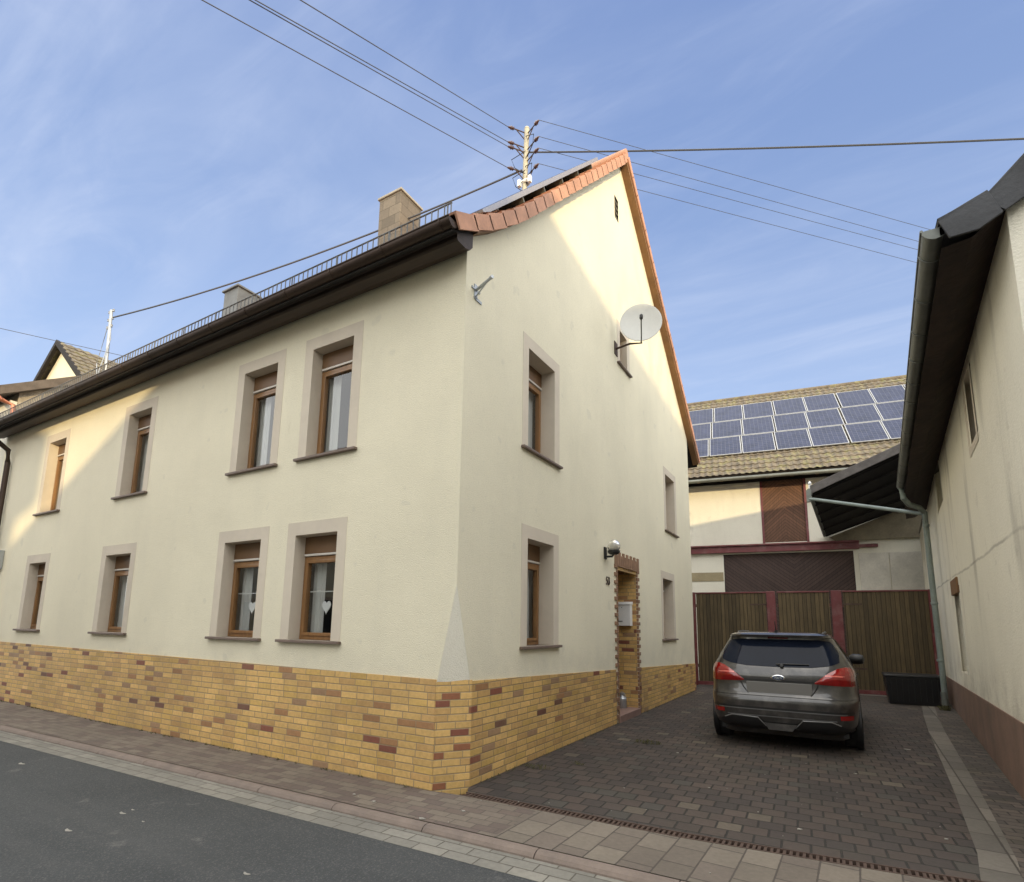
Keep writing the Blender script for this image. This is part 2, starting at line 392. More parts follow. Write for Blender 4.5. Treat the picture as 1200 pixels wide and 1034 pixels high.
# pavement: left pavers, then slabs in front of the driveway
sheet('pavement', [(-25, yk(-25)+.003), (.9, yk(.9)+.003), (.9, drain_y(.9)-.062), (.08, drain_y(.08)-.062), (-.02, .03), (-.2, -.0), (-25, .0)], 0.0, M['pave'])
sheet('pavement_slabs', [(.9, yk(.9)+.003), (14, yk(14)+.003), (14, .33), (4.56, .38)]+[(x, drain_y(x)-.062) for x in (4.2, 3.89, 3.0, 2.13, 1.5, .9)], 0.0, M['pave2'])
wallx = lambda y: 4.75+.077*(y-3.02)
strip = [(3.97, .43), (4.05, 1.0), (4.2, 3.0), (4.33, 5.0), (4.46, 7.0), (4.62, 9.0), (4.9, 12.0)]
sheet('driveway', [(x, drain_y(x)+.062) for x in (.08, 1.1, 2.13, 3.0, 3.89)]+strip+[(4.9, 12.2), (-.6, 12.2), (-.6, 10.9), (0, 10.9), (0, .3)], 0.0, M['drive'])
sheet('driveway_edge_slabs', strip+[(x+.22, y) for x, y in strip[::-1]], .002, M['slabs'])
sheet('driveway_side_strip', [(x+.22, y) for x, y in strip]+[(wallx(12.0)+.05, 12.0), (wallx(6), 6.0), (wallx(.43), .44)], 0.001, M['drive2'])
sheet('yard', [(-8, 12.2), (9, 12.2), (9, 21), (-8, 21)], -.002, M['concyard'])
# drainage channel
t = thing('drainage_channel', 'rusty slotted drain grate across the driveway mouth', 'drain', (2.3, .2, 0))
m = MB(); seg = [-.02]+[x for x in dx[1:]]
for x0, x1 in zip(dx, dx[1:]):
    for sgn in (-1, 1):
        y0, y1 = drain_y(x0)+sgn*.052, drain_y(x1)+sgn*.052
        m.prism([(x0, y0-.008, -.03), (x0, y0+.008, -.03), (x0, y0+.008, .002), (x0, y0-.008, .002)], (x1-x0, y1-y0, 0))
m.build('channel_rim', M['iron'], t)
m = MB(); x = .1
while x < 4.5:
    y = drain_y(x); m.box((x, y-.044, -.02), (x+.020, y+.044, -.002)); x += .042 if int(x*23) % 12 else .034
m.build('grate', M['iron'], t)
m = MB()
for x0, x1 in zip(dx, dx[1:]):
    m.grid([[(x0, drain_y(x0)-.05, -.035), (x1, drain_y(x1)-.05, -.035)], [(x0, drain_y(x0)+.05, -.035), (x1, drain_y(x1)+.05, -.035)]])
m.build('channel_bed', M['soil'], t)

# ------------------------------------------------------------------ main house
H = thing('plastered_house', 'cream two-storey corner house with yellow brick plinth and red tiled roof', 'house', (0, 0, 0))
XL = -12.9; YB = 10.7
A3 = lambda u, z, d=0.0: Vector((u, d, z))          # facade: d goes into the wall
G3 = lambda u, z, d=0.0: Vector((-d, u, z))         # gable
TS, TT = .155, .165                                  # surround widths
RZ = 11.37; RYc = 5.3
def rooftop(y):
    if y > RYc: return RZ-.8*(y-RYc)
    z = RZ-1.03*(RYc-y)
    if y < 1.1: z = (RZ-1.03*4.2)-(1.1-y)*1.03+(1.1-y)**2*.14
    return z
WA = [(-10.60, -9.53, 3.68, 5.33), (-7.38, -6.32, 3.68, 5.33), (-4.08, -3.02, 3.68, 5.33), (-2.61, -1.55, 3.68, 5.33),
      (-10.70, -9.64, 1.39, 2.84), (-7.57, -6.43, 1.39, 2.84), (-4.17, -3.06, 1.39, 2.84), (-2.68, -1.62, 1.39, 2.84)]
WG = [(1.31, 2.36, 1.35, 2.85), (7.60, 8.78, 1.35, 2.86), (1.29, 2.38, 3.85, 5.40), (8.05, 9.2, 3.85, 5.38), (4.95, 5.68, 6.62, 7.50)]
def inner(w): return (w[0]+TS, w[1]-TS, w[2]+.0, w[3]-TT)
def rect(a): return [(a[0], a[2]), (a[1], a[2]), (a[1], a[3]), (a[0], a[3])]
m = MB()
zb = lambda x: 1.05+(-x)*.006
m.holed([(XL, 1.02), (-.21, 1.02), (0, 2.0), (0, 5.95), (XL, 5.95)], [rect(w) for w in WA], A3)
gtop = [(y, rooftop(y)-.20) for y in (0.0, .4, .8, 1.1, 2, 3, 4, 5.3, 7, 9, 10.7)]
DOOR = (4.60, 5.97, 0.0, 2.90); NI = (4.68, 5.89)
zg = lambda y: 1.04-.034*y
m.holed([(.29, 1.0), (4.60, .80), (4.70, .8), (4.70, 2.80), (5.87, 2.80), (5.87, .75), (5.97, .75), (YB, .6), ]+gtop[::-1]+[(0, 2.0)], [rect(w) for w in WG]+[[(4.93, 9.71), (5.15, 9.71), (5.15, 10.2), (4.93, 10.2)]], G3)
MB().add([(-.21, 0, 1.03), (0, .29, 1.02), (0, 0, 2.0)], [(0, 1, 2)]).build('corner_chamfer', stucco('patched_plaster', (.90, .865, .74), (.60, .57, .48), .15, 1.05, .3, .2), H)
m.box((XL, YB-.3, 0), (-.02, YB, 6.8)); m.box((XL, .02, 0), (XL+.3, YB, 6))
m.holed([(y, z) for y, z in gtop], [], lambda u, z: (XL, u, z)) if False else None
m.add([(XL, y, z) for y, z in gtop]+[(XL, YB, 5.5), (XL, 0, 5.5)], [tuple(range(len(gtop)+2))])
m.build('wall', M['plaster'], H)
# brick plinth, 12 mm proud
m = MB(); PR = .012
m.prism([(XL, -PR, -.06), (-.215, -PR, -.06), (-.215, -PR, 1.052), (XL, -PR, 1.128)], (0, .10, 0))
m.prism([(PR, .295, -.06), (PR, 4.60, -.06), (PR, 4.60, zg(4.6)), (PR, .295, zg(.3))], (-.10, 0, 0))
m.prism([(PR, 5.97, -.06), (PR, YB, -.06), (PR, YB, zg(YB)), (PR, 5.97, zg(5.97))], (-.10, 0, 0))
# niche lining: both cheeks, back
m.box((-.0125, DOOR[0]+.137, -.05), (-1.1, DOOR[0]+.05, 2.7)); m.box((-.0125, DOOR[1]-.137, -.05), (-1.1, DOOR[1]-.05, 2.7))
m.build('brick_plinth', M['brick'], H)
m = MB(); m.prism([(-.222, -PR-.001, -.06), (PR+.001, .30, -.06), (PR+.001, .30, 1.04), (-.222, -PR-.001, 1.05)], (-.04, .04, 0))
m.build('corner_plinth', M['brick_q'], H)

def window(W, T, rec, kind, idx):
    u0, u1, z0, z1 = W; a, b, c, d = inner(W)
    m = MB(); F = .004
    # painted surround band, proud of the plaster, returning into the reveal
    for (p, q, r, s) in [((u0, z0), (a, z1), 0, 0), ((b, z0), (u1, z1), 0, 0), ((a, d), (b, z1), 0, 0)]:
        (pa, pz), (qa, qz) = p, q
        m.add([T(pa, pz, -F), T(qa, pz, -F), T(qa, qz, -F), T(pa, qz, -F)], [(0, 1, 2, 3)])
    for p, q in [((u0, z0), (u0, z1)), ((u0, z1), (u1, z1)), ((u1, z1), (u1, z0))]:
        m.add([T(*p, -F), T(*q, -F), T(*q, .01), T(*p, .01)], [(0, 1, 2, 3)])
    m.add([T(a, z0, -F), T(a, d, -F), T(a, d, rec+.1), T(a, z0, rec+.1)], [(0, 1, 2, 3)])
    m.add([T(b, z0, -F), T(b, d, -F), T(b, d, rec+.1), T(b, z0, rec+.1)], [(0, 1, 2, 3)])
    m.add([T(a, d, -F), T(b, d, -F), T(b, d, rec+.1), T(a, d, rec+.1)], [(0, 1, 2, 3)])
    w = m.build('window', M['trim'], H)
    # sill
    m = MB(); 
    def bx(mm, ua, ub, za, zc, da, db):
        p, q = T(ua, za, da), T(ub, zc, db); mm.box(p, q)
    bx(m, u0-.02, u1+.02, z0-.035, z0-.002, -.055, .0); bx(m, a+.002, b-.002, z0-.035, z0-.002, -.001, rec+.02)
    m.build('sill', M['sill'], w, .004)
    # roller-shutter box and its rail
    sb = .22 if kind != 'attic' else .0
    fr = MB(); fw = .048
    top = d-sb-(.035 if sb else 0)
    if sb:
        m = MB(); bx(m, a+.002, b-.002, d-sb, d-.002, rec, rec+.06); m.build('shutter_box', M['shutwood'], w, .003)
        m = MB(); bx(m, a+.012, b-.012, d-sb-.030, d-sb-.002, rec-.012, rec+.03); m.build('shutter_rail', M['rail'], w, .003)
    for (ua, ub, za, zc) in [(a+.002, a+fw, z0, top), (b-fw, b-.002, z0, top), (a+fw, b-fw, z0, z0+fw), (a+fw, b-fw, top-fw, top)]:
        bx(fr, ua, ub, za, zc, rec+.01, rec+.075)
    s2 = .038      # sash
    a2, b2, c2, d2 = a+fw, b-fw, z0+fw, top-fw
    for (ua, ub, za, zc) in [(a2, a2+s2, c2, d2), (b2-s2, b2, c2, d2), (a2+s2, b2-s2, c2, c2+s2), (a2+s2, b2-s2, d2-s2, d2)]:
        bx(fr, ua, ub, za, zc, rec-.003, rec+.06)
    fr.build('frame', M['wood'], w, .004)
    m = MB(); m.add([T(a2+s2-.005, c2+s2-.005, rec+.03), T(b2-s2+.005, c2+s2-.005, rec+.03), T(b2-s2+.005, d2-s2+.005, rec+.03), T(a2+s2-.005, d2-s2+.005, rec+.03)], [(0, 1, 2, 3)])
    m.build('pane', M['glass'], w)
    # curtains: wavy sheets behind the glass
    m = MB(); lo, hi = a2+s2, b2-s2
    def cur(ua, ub, za, zc, dd, amp=.012, per=.055):
        n = max(6, int((ub-ua)/.012)); rows = []
        for z in (za, (za+zc)/2, zc): rows.append([T(ua+(ub-ua)*i/n, z, dd+amp*math.sin(ua*9+(ub-ua)*i/n/per*2*math.pi)*(1+.3*math.sin(i*.7))) for i in range(n+1)])
        m.grid(rows)
    if kind == 'side': cur(lo-.05, lo+(hi-lo)*.30, c2, d2+.05, rec+.13); cur(hi-(hi-lo)*.22, hi+.05, c2, d2+.05, rec+.13)
    elif kind == 'net': cur(lo-.05, hi+.05, c2, d2+.05, rec+.14)
    elif kind == 'heart':
        cur(lo-.05, lo+.16, c2, d2+.05, rec+.15); cur(hi-.10, hi+.05, c2, d2+.05, rec+.15)
        zr = c2+(d2-c2)*.58; bx(m, lo, hi, zr-.006, zr+.006, rec+.06, rec+.072)
    if m.v: m.build('curtain', M['curtain'], w)
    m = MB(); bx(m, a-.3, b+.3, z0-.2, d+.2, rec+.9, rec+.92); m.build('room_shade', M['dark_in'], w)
    if kind == 'heart':
        uc = lo+(hi-lo)*.56; zc = c2+(d2-c2)*.38; pts = []
        for k in range(28):
            tt = 2*math.pi*k/28; px = 16*math.sin(tt)**3; pz = 13*math.cos(tt)-5*math.cos(2*tt)-2*math.cos(3*tt)-math.cos(4*tt)
            pts.append(T(uc+px*.0048, zc+pz*.0056, rec+.05))
        m = MB(); m.prism(pts, T(0, 0, .008)-T(0, 0, 0)); o = m.build('heart_ornament', M['whitepl'], w)
        mm = MB(); mm.tube([T(uc, zc+.06, rec+.055), T(uc, d2, rec+.055)], .0015, 4)
    return w
M['sill'] = P('brown_stone_sill', (.17, .125, .10), .6, .2, 6, .2, 60, .002)
M['rail'] = P('pale_shutter_rail', (.62, .58, .52), .5, .05, 6)
kinds = ['side', 'net', 'side', 'side', 'net', 'net', 'heart', 'heart']
for i, W in enumerate(WA): window(W, A3, .15, kinds[i], i)
for i, W in enumerate(WG): window(W, G3, .21 if i < 4 else .12, ['net', 'side', 'side', 'side', 'attic'][i], i)
# gable vent slit
m = MB(); m.box((-.10, 4.93, 9.71), (-.08, 5.15, 10.2))
for k in range(4): m.obox((-.03, 5.04, 9.78+k*.115), (0, 1, 0), (1, 0, -.6), (.6, 0, 1), .105, .028, .006)
m.build('gable_vent', M['conc'], H)

# roof: continuous flared front slope, straight rear slope, with thickness
ys = [-.42, -.2, 0, .25, .5, .8, 1.1, 1.8, 2.6, 3.4, 4.2, 5.0, 5.3]
top = [(y, rooftop(y)) for y in ys]+[(8.4, rooftop(8.4)), (11.5, rooftop(11.5))]
ro = MB(); XR = .10
pf = [(XR, y, z-.05) for y, z in top]+[(XR, y, z-.17) for y, z in top[::-1]]
ro.prism(pf, (XL-.1-XR, 0, 0))
roof = ro.build('roof', M['darkwood'], H)
# tiles as real pantile courses
def tiled(O, U, V, lu, lv, per=.22, course=.34, amp=.022, step=.02, vz=None):
    """pantile surface from O along U (length lu) and V (length lv)"""
    U = Vector(U).normalized(); V = Vector(V).normalized(); Nn = U.cross(V).normalized(); O = Vector(O)
    if Nn.z < 0: Nn = -Nn
    m = MB(); nu = int(lu/per*5); nv = max(1, int(round(lv/course))); rows = []
    prof = [0, .35, 1.0, .85, .2]
    for j in range(nv):
        for k, (vv, hh) in enumerate([(j*lv/nv, step), ((j+1)*lv/nv-.004, 0.0)]):
            jit = [(random.random()-.5)*.006 for _ in range(nu+1)]
            rows.append([O+U*(lu*i/nu)+V*vv+Nn*(hh+amp*prof[i % 5]+jit[i]) for i in range(nu+1)])
    m.grid(rows, smooth=False); return m
m = MB()
for (y0, z0), (y1, z1) in [((-.42, rooftop(-.42)), (1.1, rooftop(1.1))), ((1.1, rooftop(1.1)), (5.3, RZ)), ((11.5, rooftop(11.5)), (5.3, RZ))]:
    L = math.hypot(y1-y0, z1-z0); q = tiled((XL-.1, y0, z0-.045), (1, 0, 0), (0, y1-y0, z1-z0), -XL+.18, L, .30, .36)
    m.v_off = 0; m.add(q.v, q.f)
m.build('roof_tiles', M['rooftile'], roof, recalc=False)
m = MB(); m.tube([(XL-.1, 5.3, RZ+.0), (.16, 5.3, RZ+.0)], .10, 10); m.build('ridge_tiles', M['terra'], roof)
# verge tiles (front rake of the gable), saw-toothed terracotta flaps
m = MB(); s_pts = []; y = -.40
while y < 5.27: s_pts.append(y); y += .235/math.sqrt(1+((rooftop(y+.1)-rooftop(y))/.1)**2)*1.55
s_pts.append(5.3)
for y0, y1 in zip(s_pts, s_pts[1:]):
    z0, z1 = rooftop(y0), rooftop(y1); d = Vector((0, y1-y0, z1-z0)); L = d.length; d.normalize(); nn = Vector((0, -d.z, d.y))
    lift = .018+random.random()*.006
    c0 = Vector((.14, y0, z0)); 
    pts = [c0-d*.03+nn*(lift+.01), c0+d*L+nn*(.006), c0+d*L-nn*.155, c0-d*.03-nn*(.150-.02*random.random())]
    m.prism(pts, (.022, 0, 0))
    # top lap of the verge tile
    m.prism([c0-d*.03+nn*(lift+.01), c0+d*L+nn*.006, c0+d*L-nn*.012, c0-d*.03+nn*(lift-.012)], (-.26, 0, 0))
m.build('verge_tiles', M['terra'], roof, .003)
# underside board of the front verge + rear verge board
m = MB()
pts = [(.02, y, z-.172) for y, z in top[2:13]]+[(.02, y, z-.20) for y, z in top[2:13][::-1]]
m.prism(pts, (.12, 0, 0)); m.build('verge_board', M['verge_wood'], roof)
m = MB(); d = Vector((0, 6.2, -4.96)).normalized(); nn = Vector((0, .8, 1)).normalized()
a0 = Vector((.0, 5.36, RZ-.05)); a1 = Vector((.0, 11.5, rooftop(11.5)))
m.prism([a0+nn*.0, a1, a1-nn*.17, a0-nn*.17], (.155, 0, 0)); m.build('rear_verge_board', M['verge_wood'], roof, .004)
m = MB()
L = (a1-a0).length; n = 22
for k in range(n):
    p = a0+d*(L*k/n); q = a0+d*(L*(k+1)/n+.02)
    m.prism([p+nn*.055, q+nn*.035, q+nn*.0, p+nn*.0], (.185, 0, 0)); m.prism([p+nn*.05+Vector((.158, 0, 0)), q+nn*.03+Vector((.158, 0, 0)), q-nn*.10+Vector((.158, 0, 0)), p-nn*.10+Vector((.158, 0, 0))], (.028, 0, 0))
m.build('rear_verge_tiles', M['terra'], roof, .003)
# boxed cornice
m = MB()
prof = [(0, 5.72), (-.05, 5.66), (-.14, 5.63), (-.27, 5.63), (-.285, 5.655), (-.285, 5.70), (-.315, 5.715), (-.345, 5.74), (-.345, 5.80), (0, 6.03)]
m.prism([(.075, y, z) for y, z in prof], (XL-.09, 0, 0)); m.build('cornice', M['wood_dk'], H)
# half-round gutter with brackets and seams
g = MB(); cy, cz, r = -.435, 5.735, .078; rows = []
for xx in (.13, XL+.02):
    rows.append([(xx, cy+r*math.cos(a), cz+r*math.sin(a)) for a in [math.pi+math.pi*k/12 for k in range(13)]])
g.grid(rows); rows = []
for xx in (.13, XL+.02):
    rows.append([(xx, cy+(r-.006)*math.cos(a), cz+(r-.006)*math.sin(a)) for a in [math.pi+math.pi*k/12 for k in range(13)]])
g.grid(rows, flip=True)
g.tube([(.13, cy-r, cz+.004), (XL, cy-r, cz+.004)], .010, 8)
for xx in (.13, XL+.02): g.add([(xx, cy+r*math.cos(a), cz+r*math.sin(a)) for a in [math.pi+math.pi*k/12 for k in range(13)]], [tuple(range(13))])
gut = g.build('gutter', M['copper'], H)
m = MB(); x = .0
while x > XL:
    m = MB().lathe((x, cy, cz), (1, 0, 0), [(r+.001, -.012), (r+.006, -.010), (r+.006, .010), (r+.001, .012)], 24); x -= .82
    keep = [f for f in m.f if all(m.v[i].z < cz+.012 for i in f)]; m.f = keep; m.smooth = [True]*len(keep)
    m.build('gutter_bracket', M['copper'], gut)
m = MB(); m.tube([(XL+.60, cy, cz-.06), (XL+.60, cy, cz-.20), (XL+.58, -.30, cz-.32), (XL+.56, -.10, cz-.46), (XL+.55, -.075, 5.0), (XL+.55, -.075, 4.0), (XL+.55, -.075, 1.0), (XL+.55, -.075, 0)], .052, 12)
m.build('downpipe', M['copper'], H)
# snow guard along the eaves
m = MB(); gy, gz = -.30, rooftop(-.30)
for dz in (.05, .215): m.tube([(-.0, gy, gz+dz), (XL, gy, gz+dz)], .010, 6)
x = -.01
while x > XL: m.tube([(x, gy, gz+.05), (x, gy, gz+.21)], .0075, 5, False); x -= .088
x = -.05
while x > XL: m.box((x, gy-.02, gz-.02), (x-.02, gy+.3, gz+.004)); m.box((x, gy-.006, gz), (x-.012, gy+.006, gz+.21)); x -= .85
m.build('snow_guard', P('dark_galvanised_grid', (.13, .135, .135), .6, .3, 5, metal=.3), H)
# chimneys
c = MB(); c.box((-5.85, 4.25, 9.6), (-5.15, 5.0, 12.02)); ch = c.build('chimney', M['chimc'], roof, .006)
c = MB(); c.box((-5.89, 4.21, 12.02), (-5.11, 5.04, 12.08)); c.build('chimney_cap', M['conc'], ch, .01)
c = MB(); c.box((-5.70, 4.4, 12.08), (-5.30, 4.85, 12.12)); c.build('flue', M['darkwood'], ch)
c = MB(); c.box((-12.35, 4.3, 9.6), (-11.65, 5.0, 11.62)); ch = c.build('chimney', M['chims'], roof, .006); ch['label'] = 'shorter grey metal-clad chimney further along the ridge'
c = MB(); c.box((-12.41, 4.24, 11.62), (-11.59, 5.06, 11.68)); c.build('chimney_cap', M['chims'], ch, .01)

# entrance
m = MB()
zz = .0; k = 0
while zz < 2.62:
    ext = .11 if k % 2 else .012
    for yy, sg in ((4.735, -1), (5.835, 1)):
        m.box((.022, yy-.0, zz+.004), (-.012, yy+sg*ext-sg*0+sg*.03, zz+.0665)) if sg < 0 else m.box((.022, yy, zz+.004), (-.012, yy+ext+.03, zz+.0665))
    zz += .0708; k += 1
n = 13
for k in range(n):
    y0 = 4.60+k*(1.37/n); h = .26 if k % 2 else .34
    m.box((.024, y0+.005, 2.655), (-.08, y0+1.37/n-.006, 2.655+h*.78))
ent = m.build('door_surround', M['quoin'], H, .003)
m = MB(); m.box((-.001, 4.605, 2.60), (-.05, 5.965, 2.66)); m.box((-.05, 4.74, 2.655), (-1.1, 5.83, 2.69)); m.build('lintel_soffit', M['brick'], ent)
# mortar bed behind the quoins and head
m = MB(); m.box((.006, 4.69, 0.0), (-.0115, 4.733, 2.66)); m.box((.006, 5.837, 0), (-.0115, 5.88, 2.66)); m.box((.008, 4.602, 2.655), (-.09, 5.968, 2.87)); m.build('mortar_bed', M['trim'], ent)
m = MB(); m.box((-.95, 4.74, .1), (-1.0, 5.83, 2.65)); dr = m.build('door', M['wood'], H, .004)
m = MB(); m.box((-.94, 4.95, 1.2), (-.951, 5.62, 2.3)); m.build('door_glazing', M['dark_in'], dr)
m = MB(); m.tube([(-.90, 4.85, 1.1), (-.90, 4.97, 1.1)], .012, 8); m.build('handle', M['galv'], dr)
m = MB(); m.box((.035, 4.70, -.02), (-1.0, 5.87, .115)); m.build('doorstep', M['step'] if 'step' in M else P('red_stone_step', (.24, .15, .12), .7, .2, 6, .3, 50), H, .008)

# ------------------------------------------------------------------ things on the house
def text_obj(name, s, size, M4, mat, parent=None, ext=.004, align='CENTER', shear=0.0):
    cu = bpy.data.curves.new(name, 'FONT'); cu.body = s; cu.size = size; cu.extrude = ext; cu.align_x = align; cu.shear = shear; cu.offset = size*.012
    tmp = bpy.data.objects.new(name+'_tmp', cu); COL.objects.link(tmp); bpy.context.view_layer.update()
    me = bpy.data.meshes.new_from_object(tmp.evaluated_get(bpy.context.evaluated_depsgraph_get())); bpy.data.objects.remove(tmp)
    me.transform(M4)
    if parent: me.transform(Matrix.Translation(-Vector(parent['_org'])))
    me.name = name; me.materials.clear(); me.materials.append(mat); o = bpy.data.objects.new(name, me); COL.objects.link(o)
    if parent: o.parent = parent
    return o
MG = Matrix(((0, 0, 1, 0.012), (1, 0, 0, 4.27), (0, 1, 0, 2.30), (0, 0, 0, 1)))
tag(text_obj('house_number', '53', .19, MG, M['iron']), 'dark metal house number 53 on the wall left of the entrance', 'house number')

t = thing('mailbox', 'white metal letterbox hung on the brick side of the entrance niche', 'mailbox', (-.24, 5.8, 1.6))
m = MB(); m.box((-.42, 5.70, 1.62), (-.085, 5.825, 2.02)); m.build('box', M['whitepl'], t, .006)
m = MB(); m.prism([(-.43, 5.835, 2.02), (-.43, 5.685, 2.02), (-.43, 5.685, 2.045), (-.43, 5.835, 2.085)], (.355, 0, 0)); m.build('lid', M['whitepl'], t, .003)
m = MB(); m.box((-.36, 5.694, 1.70), (-.24, 5.70, 1.715)); m.box((-.26, 5.694, 1.96), (-.245, 5.70, 1.975)); m.build('lock_slot', M['blk'], t)

t = thing('wall_lamp', 'clear glass globe lamp on a black bracket above the entrance', 'lamp', (0, 4.2, 2.8))
m = MB(); m.box((.0, 4.11, 2.72), (.02, 4.21, 2.92)); m.tube([(.02, 4.16, 2.76), (.13, 4.16, 2.76), (.16, 4.16, 2.80)], .018, 8); m.lathe((.16, 4.16, 2.79), (0, 0, 1), [(0, 0), (.065, 0), (.10, .03), (.105, .065), (0, .065)], 20); m.build('bracket', M['blk'], t)
m = MB(); m.lathe((.16, 4.16, 2.93), (0, 0, 1), [(.108*math.sin(math.pi*k/14), -.108*math.cos(math.pi*k/14)) for k in range(2, 15)], 24)
gl = P('frosted_globe', (.62, .60, .54), .12, .25, 14, coat=.8); gl.node_tree.nodes['Principled BSDF'].inputs['Transmission Weight'].default_value = .55
m.build('globe', gl, t, recalc=False)

t = thing('satellite_dish', 'pale round satellite dish on an arm under the rear roof edge', 'satellite dish', (0, 4.86, 6.83))
m = MB(); ctr = Vector((.56, 4.66, 7.12)); ax = Vector((.30, -.95, .06)).normalized()
RD_, DEP = .37, .055
front = [(RD_*k/10, -DEP*(1-(k/10)**2)) for k in range(11)]; back = [(RD_*k/10, -DEP*(1-(k/10)**2)-.012) for k in range(10, -1, -1)]
m.lathe(ctr, ax, front+[(RD_+.008, .0), (RD_+.008, -.012)]+back, 40); m.build('reflector', M['offwhite'], t)
lo = ctr-Vector((0, 0, 1)).cross(ax).cross(ax).normalized()*0
upd = (Vector((0, 0, 1))-ax*ax.z).normalized()
base = ctr-upd*.395; feed = ctr+ax*.40-upd*.17
m = MB(); m.tube([base, base+ax*.05-upd*.02, feed], .012, 8); m.build('feed_arm', M['zinc'], t)
m = MB(); m.lathe(feed, -ax, [(0, -.05), (.03, -.05), (.032, .03), (.02, .05), (0, .05)], 14); m.build('feed_horn', M['blk'], t)
m = MB(); m.tube([(.0, 4.86, 6.83), (.30, 4.80, 6.83), base-upd*.02-ax*.02, ctr-ax*.09], .02, 8); m.box((0, 4.78, 6.70), (.015, 4.94, 6.96)); m.build('wall_bracket', M['iron'], t)
t = thing('wall_bracket', 'galvanised steel bracket with a stub rod high on the gable corner', 'bracket', (0, .2, 5.33))
m = MB(); m.box((0, .15, 5.23), (.012, .21, 5.40)); m.box((0, .10, 5.33), (.015, .26, 5.35)); m.box((0, .17, 5.22), (.012, .30, 5.25)); m.build('wall_strip', M['galv'], t)
m = MB(); m.tube([(.0, .18, 5.33), (.30, .05, 5.32)], .016, 8); m.lathe((.30, .05, 5.32), (1, -.4, 0), [(0, -.02), (.02, -.018), (.02, .018), (0, .02)], 10); m.tube([(.0, .18, 5.25), (.24, .07, 5.31)], .009, 6); m.build('rod', M['galv'], t)

# roof collector on the front slope
t = thing('solar_collector', 'flat grey framed solar collectors lying on the front slope of the tiled roof', 'solar panel', (-1.5, 3, rooftop(3)))
Vv = Vector((0, 1, 1.03)).normalized(); Nn = Vector((0, -1.03, 1)).normalized()
for xo in (-.38,):
    o = Vector((xo, .95, rooftop(.95)))+Nn*.13; L = (Vector((0, 5.12, rooftop(5.12)))-Vector((0, .95, rooftop(.95)))).length
    m = MB(); m.obox(o+Vv*L/2+Vector((-1.0, 0, 0)), (1, 0, 0), Vv, Nn, 1.0, L/2, .035); m.build('collector_frame', M['alu'], t)
    m = MB(); m.obox(o+Vv*L/2+Vector((-1.0, 0, 0))+Nn*.034, (1, 0, 0), Vv, Nn, .96, L/2-.04, .003); m.build('glazing', M['pv'], t)
    m = MB()
    for kk in range(6): m.obox(o+Vv*(L*(kk+.5)/6)+Vector((-1.0, 0, 0))-Nn*.075, (1, 0, 0), Vv, Nn, .98, .02, .04)
    m.build('mounting_rail', M['zinc'], t)

# ------------------------------------------------------------------ electricity poles & wires
def sag(a, b, s, n=16):
    a, b = Vector(a), Vector(b); return [a.lerp(b, k/n)-Vector((0, 0, 4*s*(k/n)*(1-k/n))) for k in range(n+1)]
pb = Vector((-2.28, 5.25, 10.9)); pt = Vector((-2.22, 5.25, 13.12))
t = thing('roof_pole', 'tall galvanised electricity pole rising from the ridge of the corner house', 'utility pole', pb)
m = MB(); m.tube([pb, pt], .060, 12); m.lathe(pt, (0, 0, 1), [(.06, 0), (.066, .01), (.05, .05), (0, .06)], 12); m.build('mast', M['galvy'] if 'galvy' in M else P('old_steel_mast', (.44, .41, .32), .6, .35, 6, .3, 40, metal=.2), t)
fd = Vector((-.62, -.72, 0)).normalized(); rd = Vector((.72, -.30, 0)).normalized()
INS = P('brown_porcelain', (.07, .03, .025), .25, .3, 8, coat=.6)
wires = []
def armset(z, dirs, ln=.30):
    for dv in dirs:
        m = MB(); p = Vector((pt.x-.01, pt.y, z)); m.tube([p, p+dv*ln+Vector((0, 0, .02))], .014, 6); m.tube([p-Vector((0, 0, .22)), p+dv*ln*.8], .012, 6); m.build('bracket_arm', M['iron'], t)
        q = p+dv*ln+Vector((0, 0, .02)); m = MB(); m.lathe(q, dv, [(0, -.01), (.02, 0), (.045, .03), (.03, .05), (.048, .075), (.03, .10), (.02, .15), (0, .16)], 12); m.build('insulator', INS, t)
        wires.append((q+dv*.16, dv))
zs = [13.02, 12.62, 12.50, 11.95]
for z in zs: armset(z, [fd])
for z in [12.98, 12.55, 12.25, 11.85]: armset(z, [rd])
m = MB(); m.lathe((pt.x, pt.y, 11.72), (0, 0, 1), [(.063, -.04), (.085, -.04), (.085, .03), (.063, .03)], 8); m.box((pt.x-.17, pt.y-.12, 11.6), (pt.x-.10, pt.y-.04, 11.76)); m.box((pt.x+.10, pt.y-.12, 11.6), (pt.x+.17, pt.y-.04, 11.76)); m.box((pt.x-.12, pt.y-.09, 11.70), (pt.x+.12, pt.y-.05, 11.73)); m.build('junction_box', M['whitepl'], t)
m = MB()
for (z0, z1, sx) in [(12.9, 12.3, .28), (12.5, 11.9, -.3), (12.1, 11.7, .24), (12.0, 11.4, -.26)]:
    m.tube([(pt.x, pt.y-.05, z0), (pt.x+sx, pt.y-.18, (z0*2+z1)/3), (pt.x+sx*.8, pt.y-.12, (z0+z1*2)/3), (pt.x, pt.y-.05, z1)], .009, 5)
m.build('jumper_cable', M['blk'], t)
M['wire'] = P('dark_wire', (.06, .065, .08), .6, .1, 4)
def wire(lbl, a, b, s, r=.008):
    a = Vector(a); o = MB().tube([p for p in sag(a, b, s)], r, 5).build('overhead_wire', M['wire']); return tag(o, lbl, 'wire', 'overhead wires above the street')
def ext(a, b, k): a, b = Vector(a), Vector(b); return a+(b-a)*k
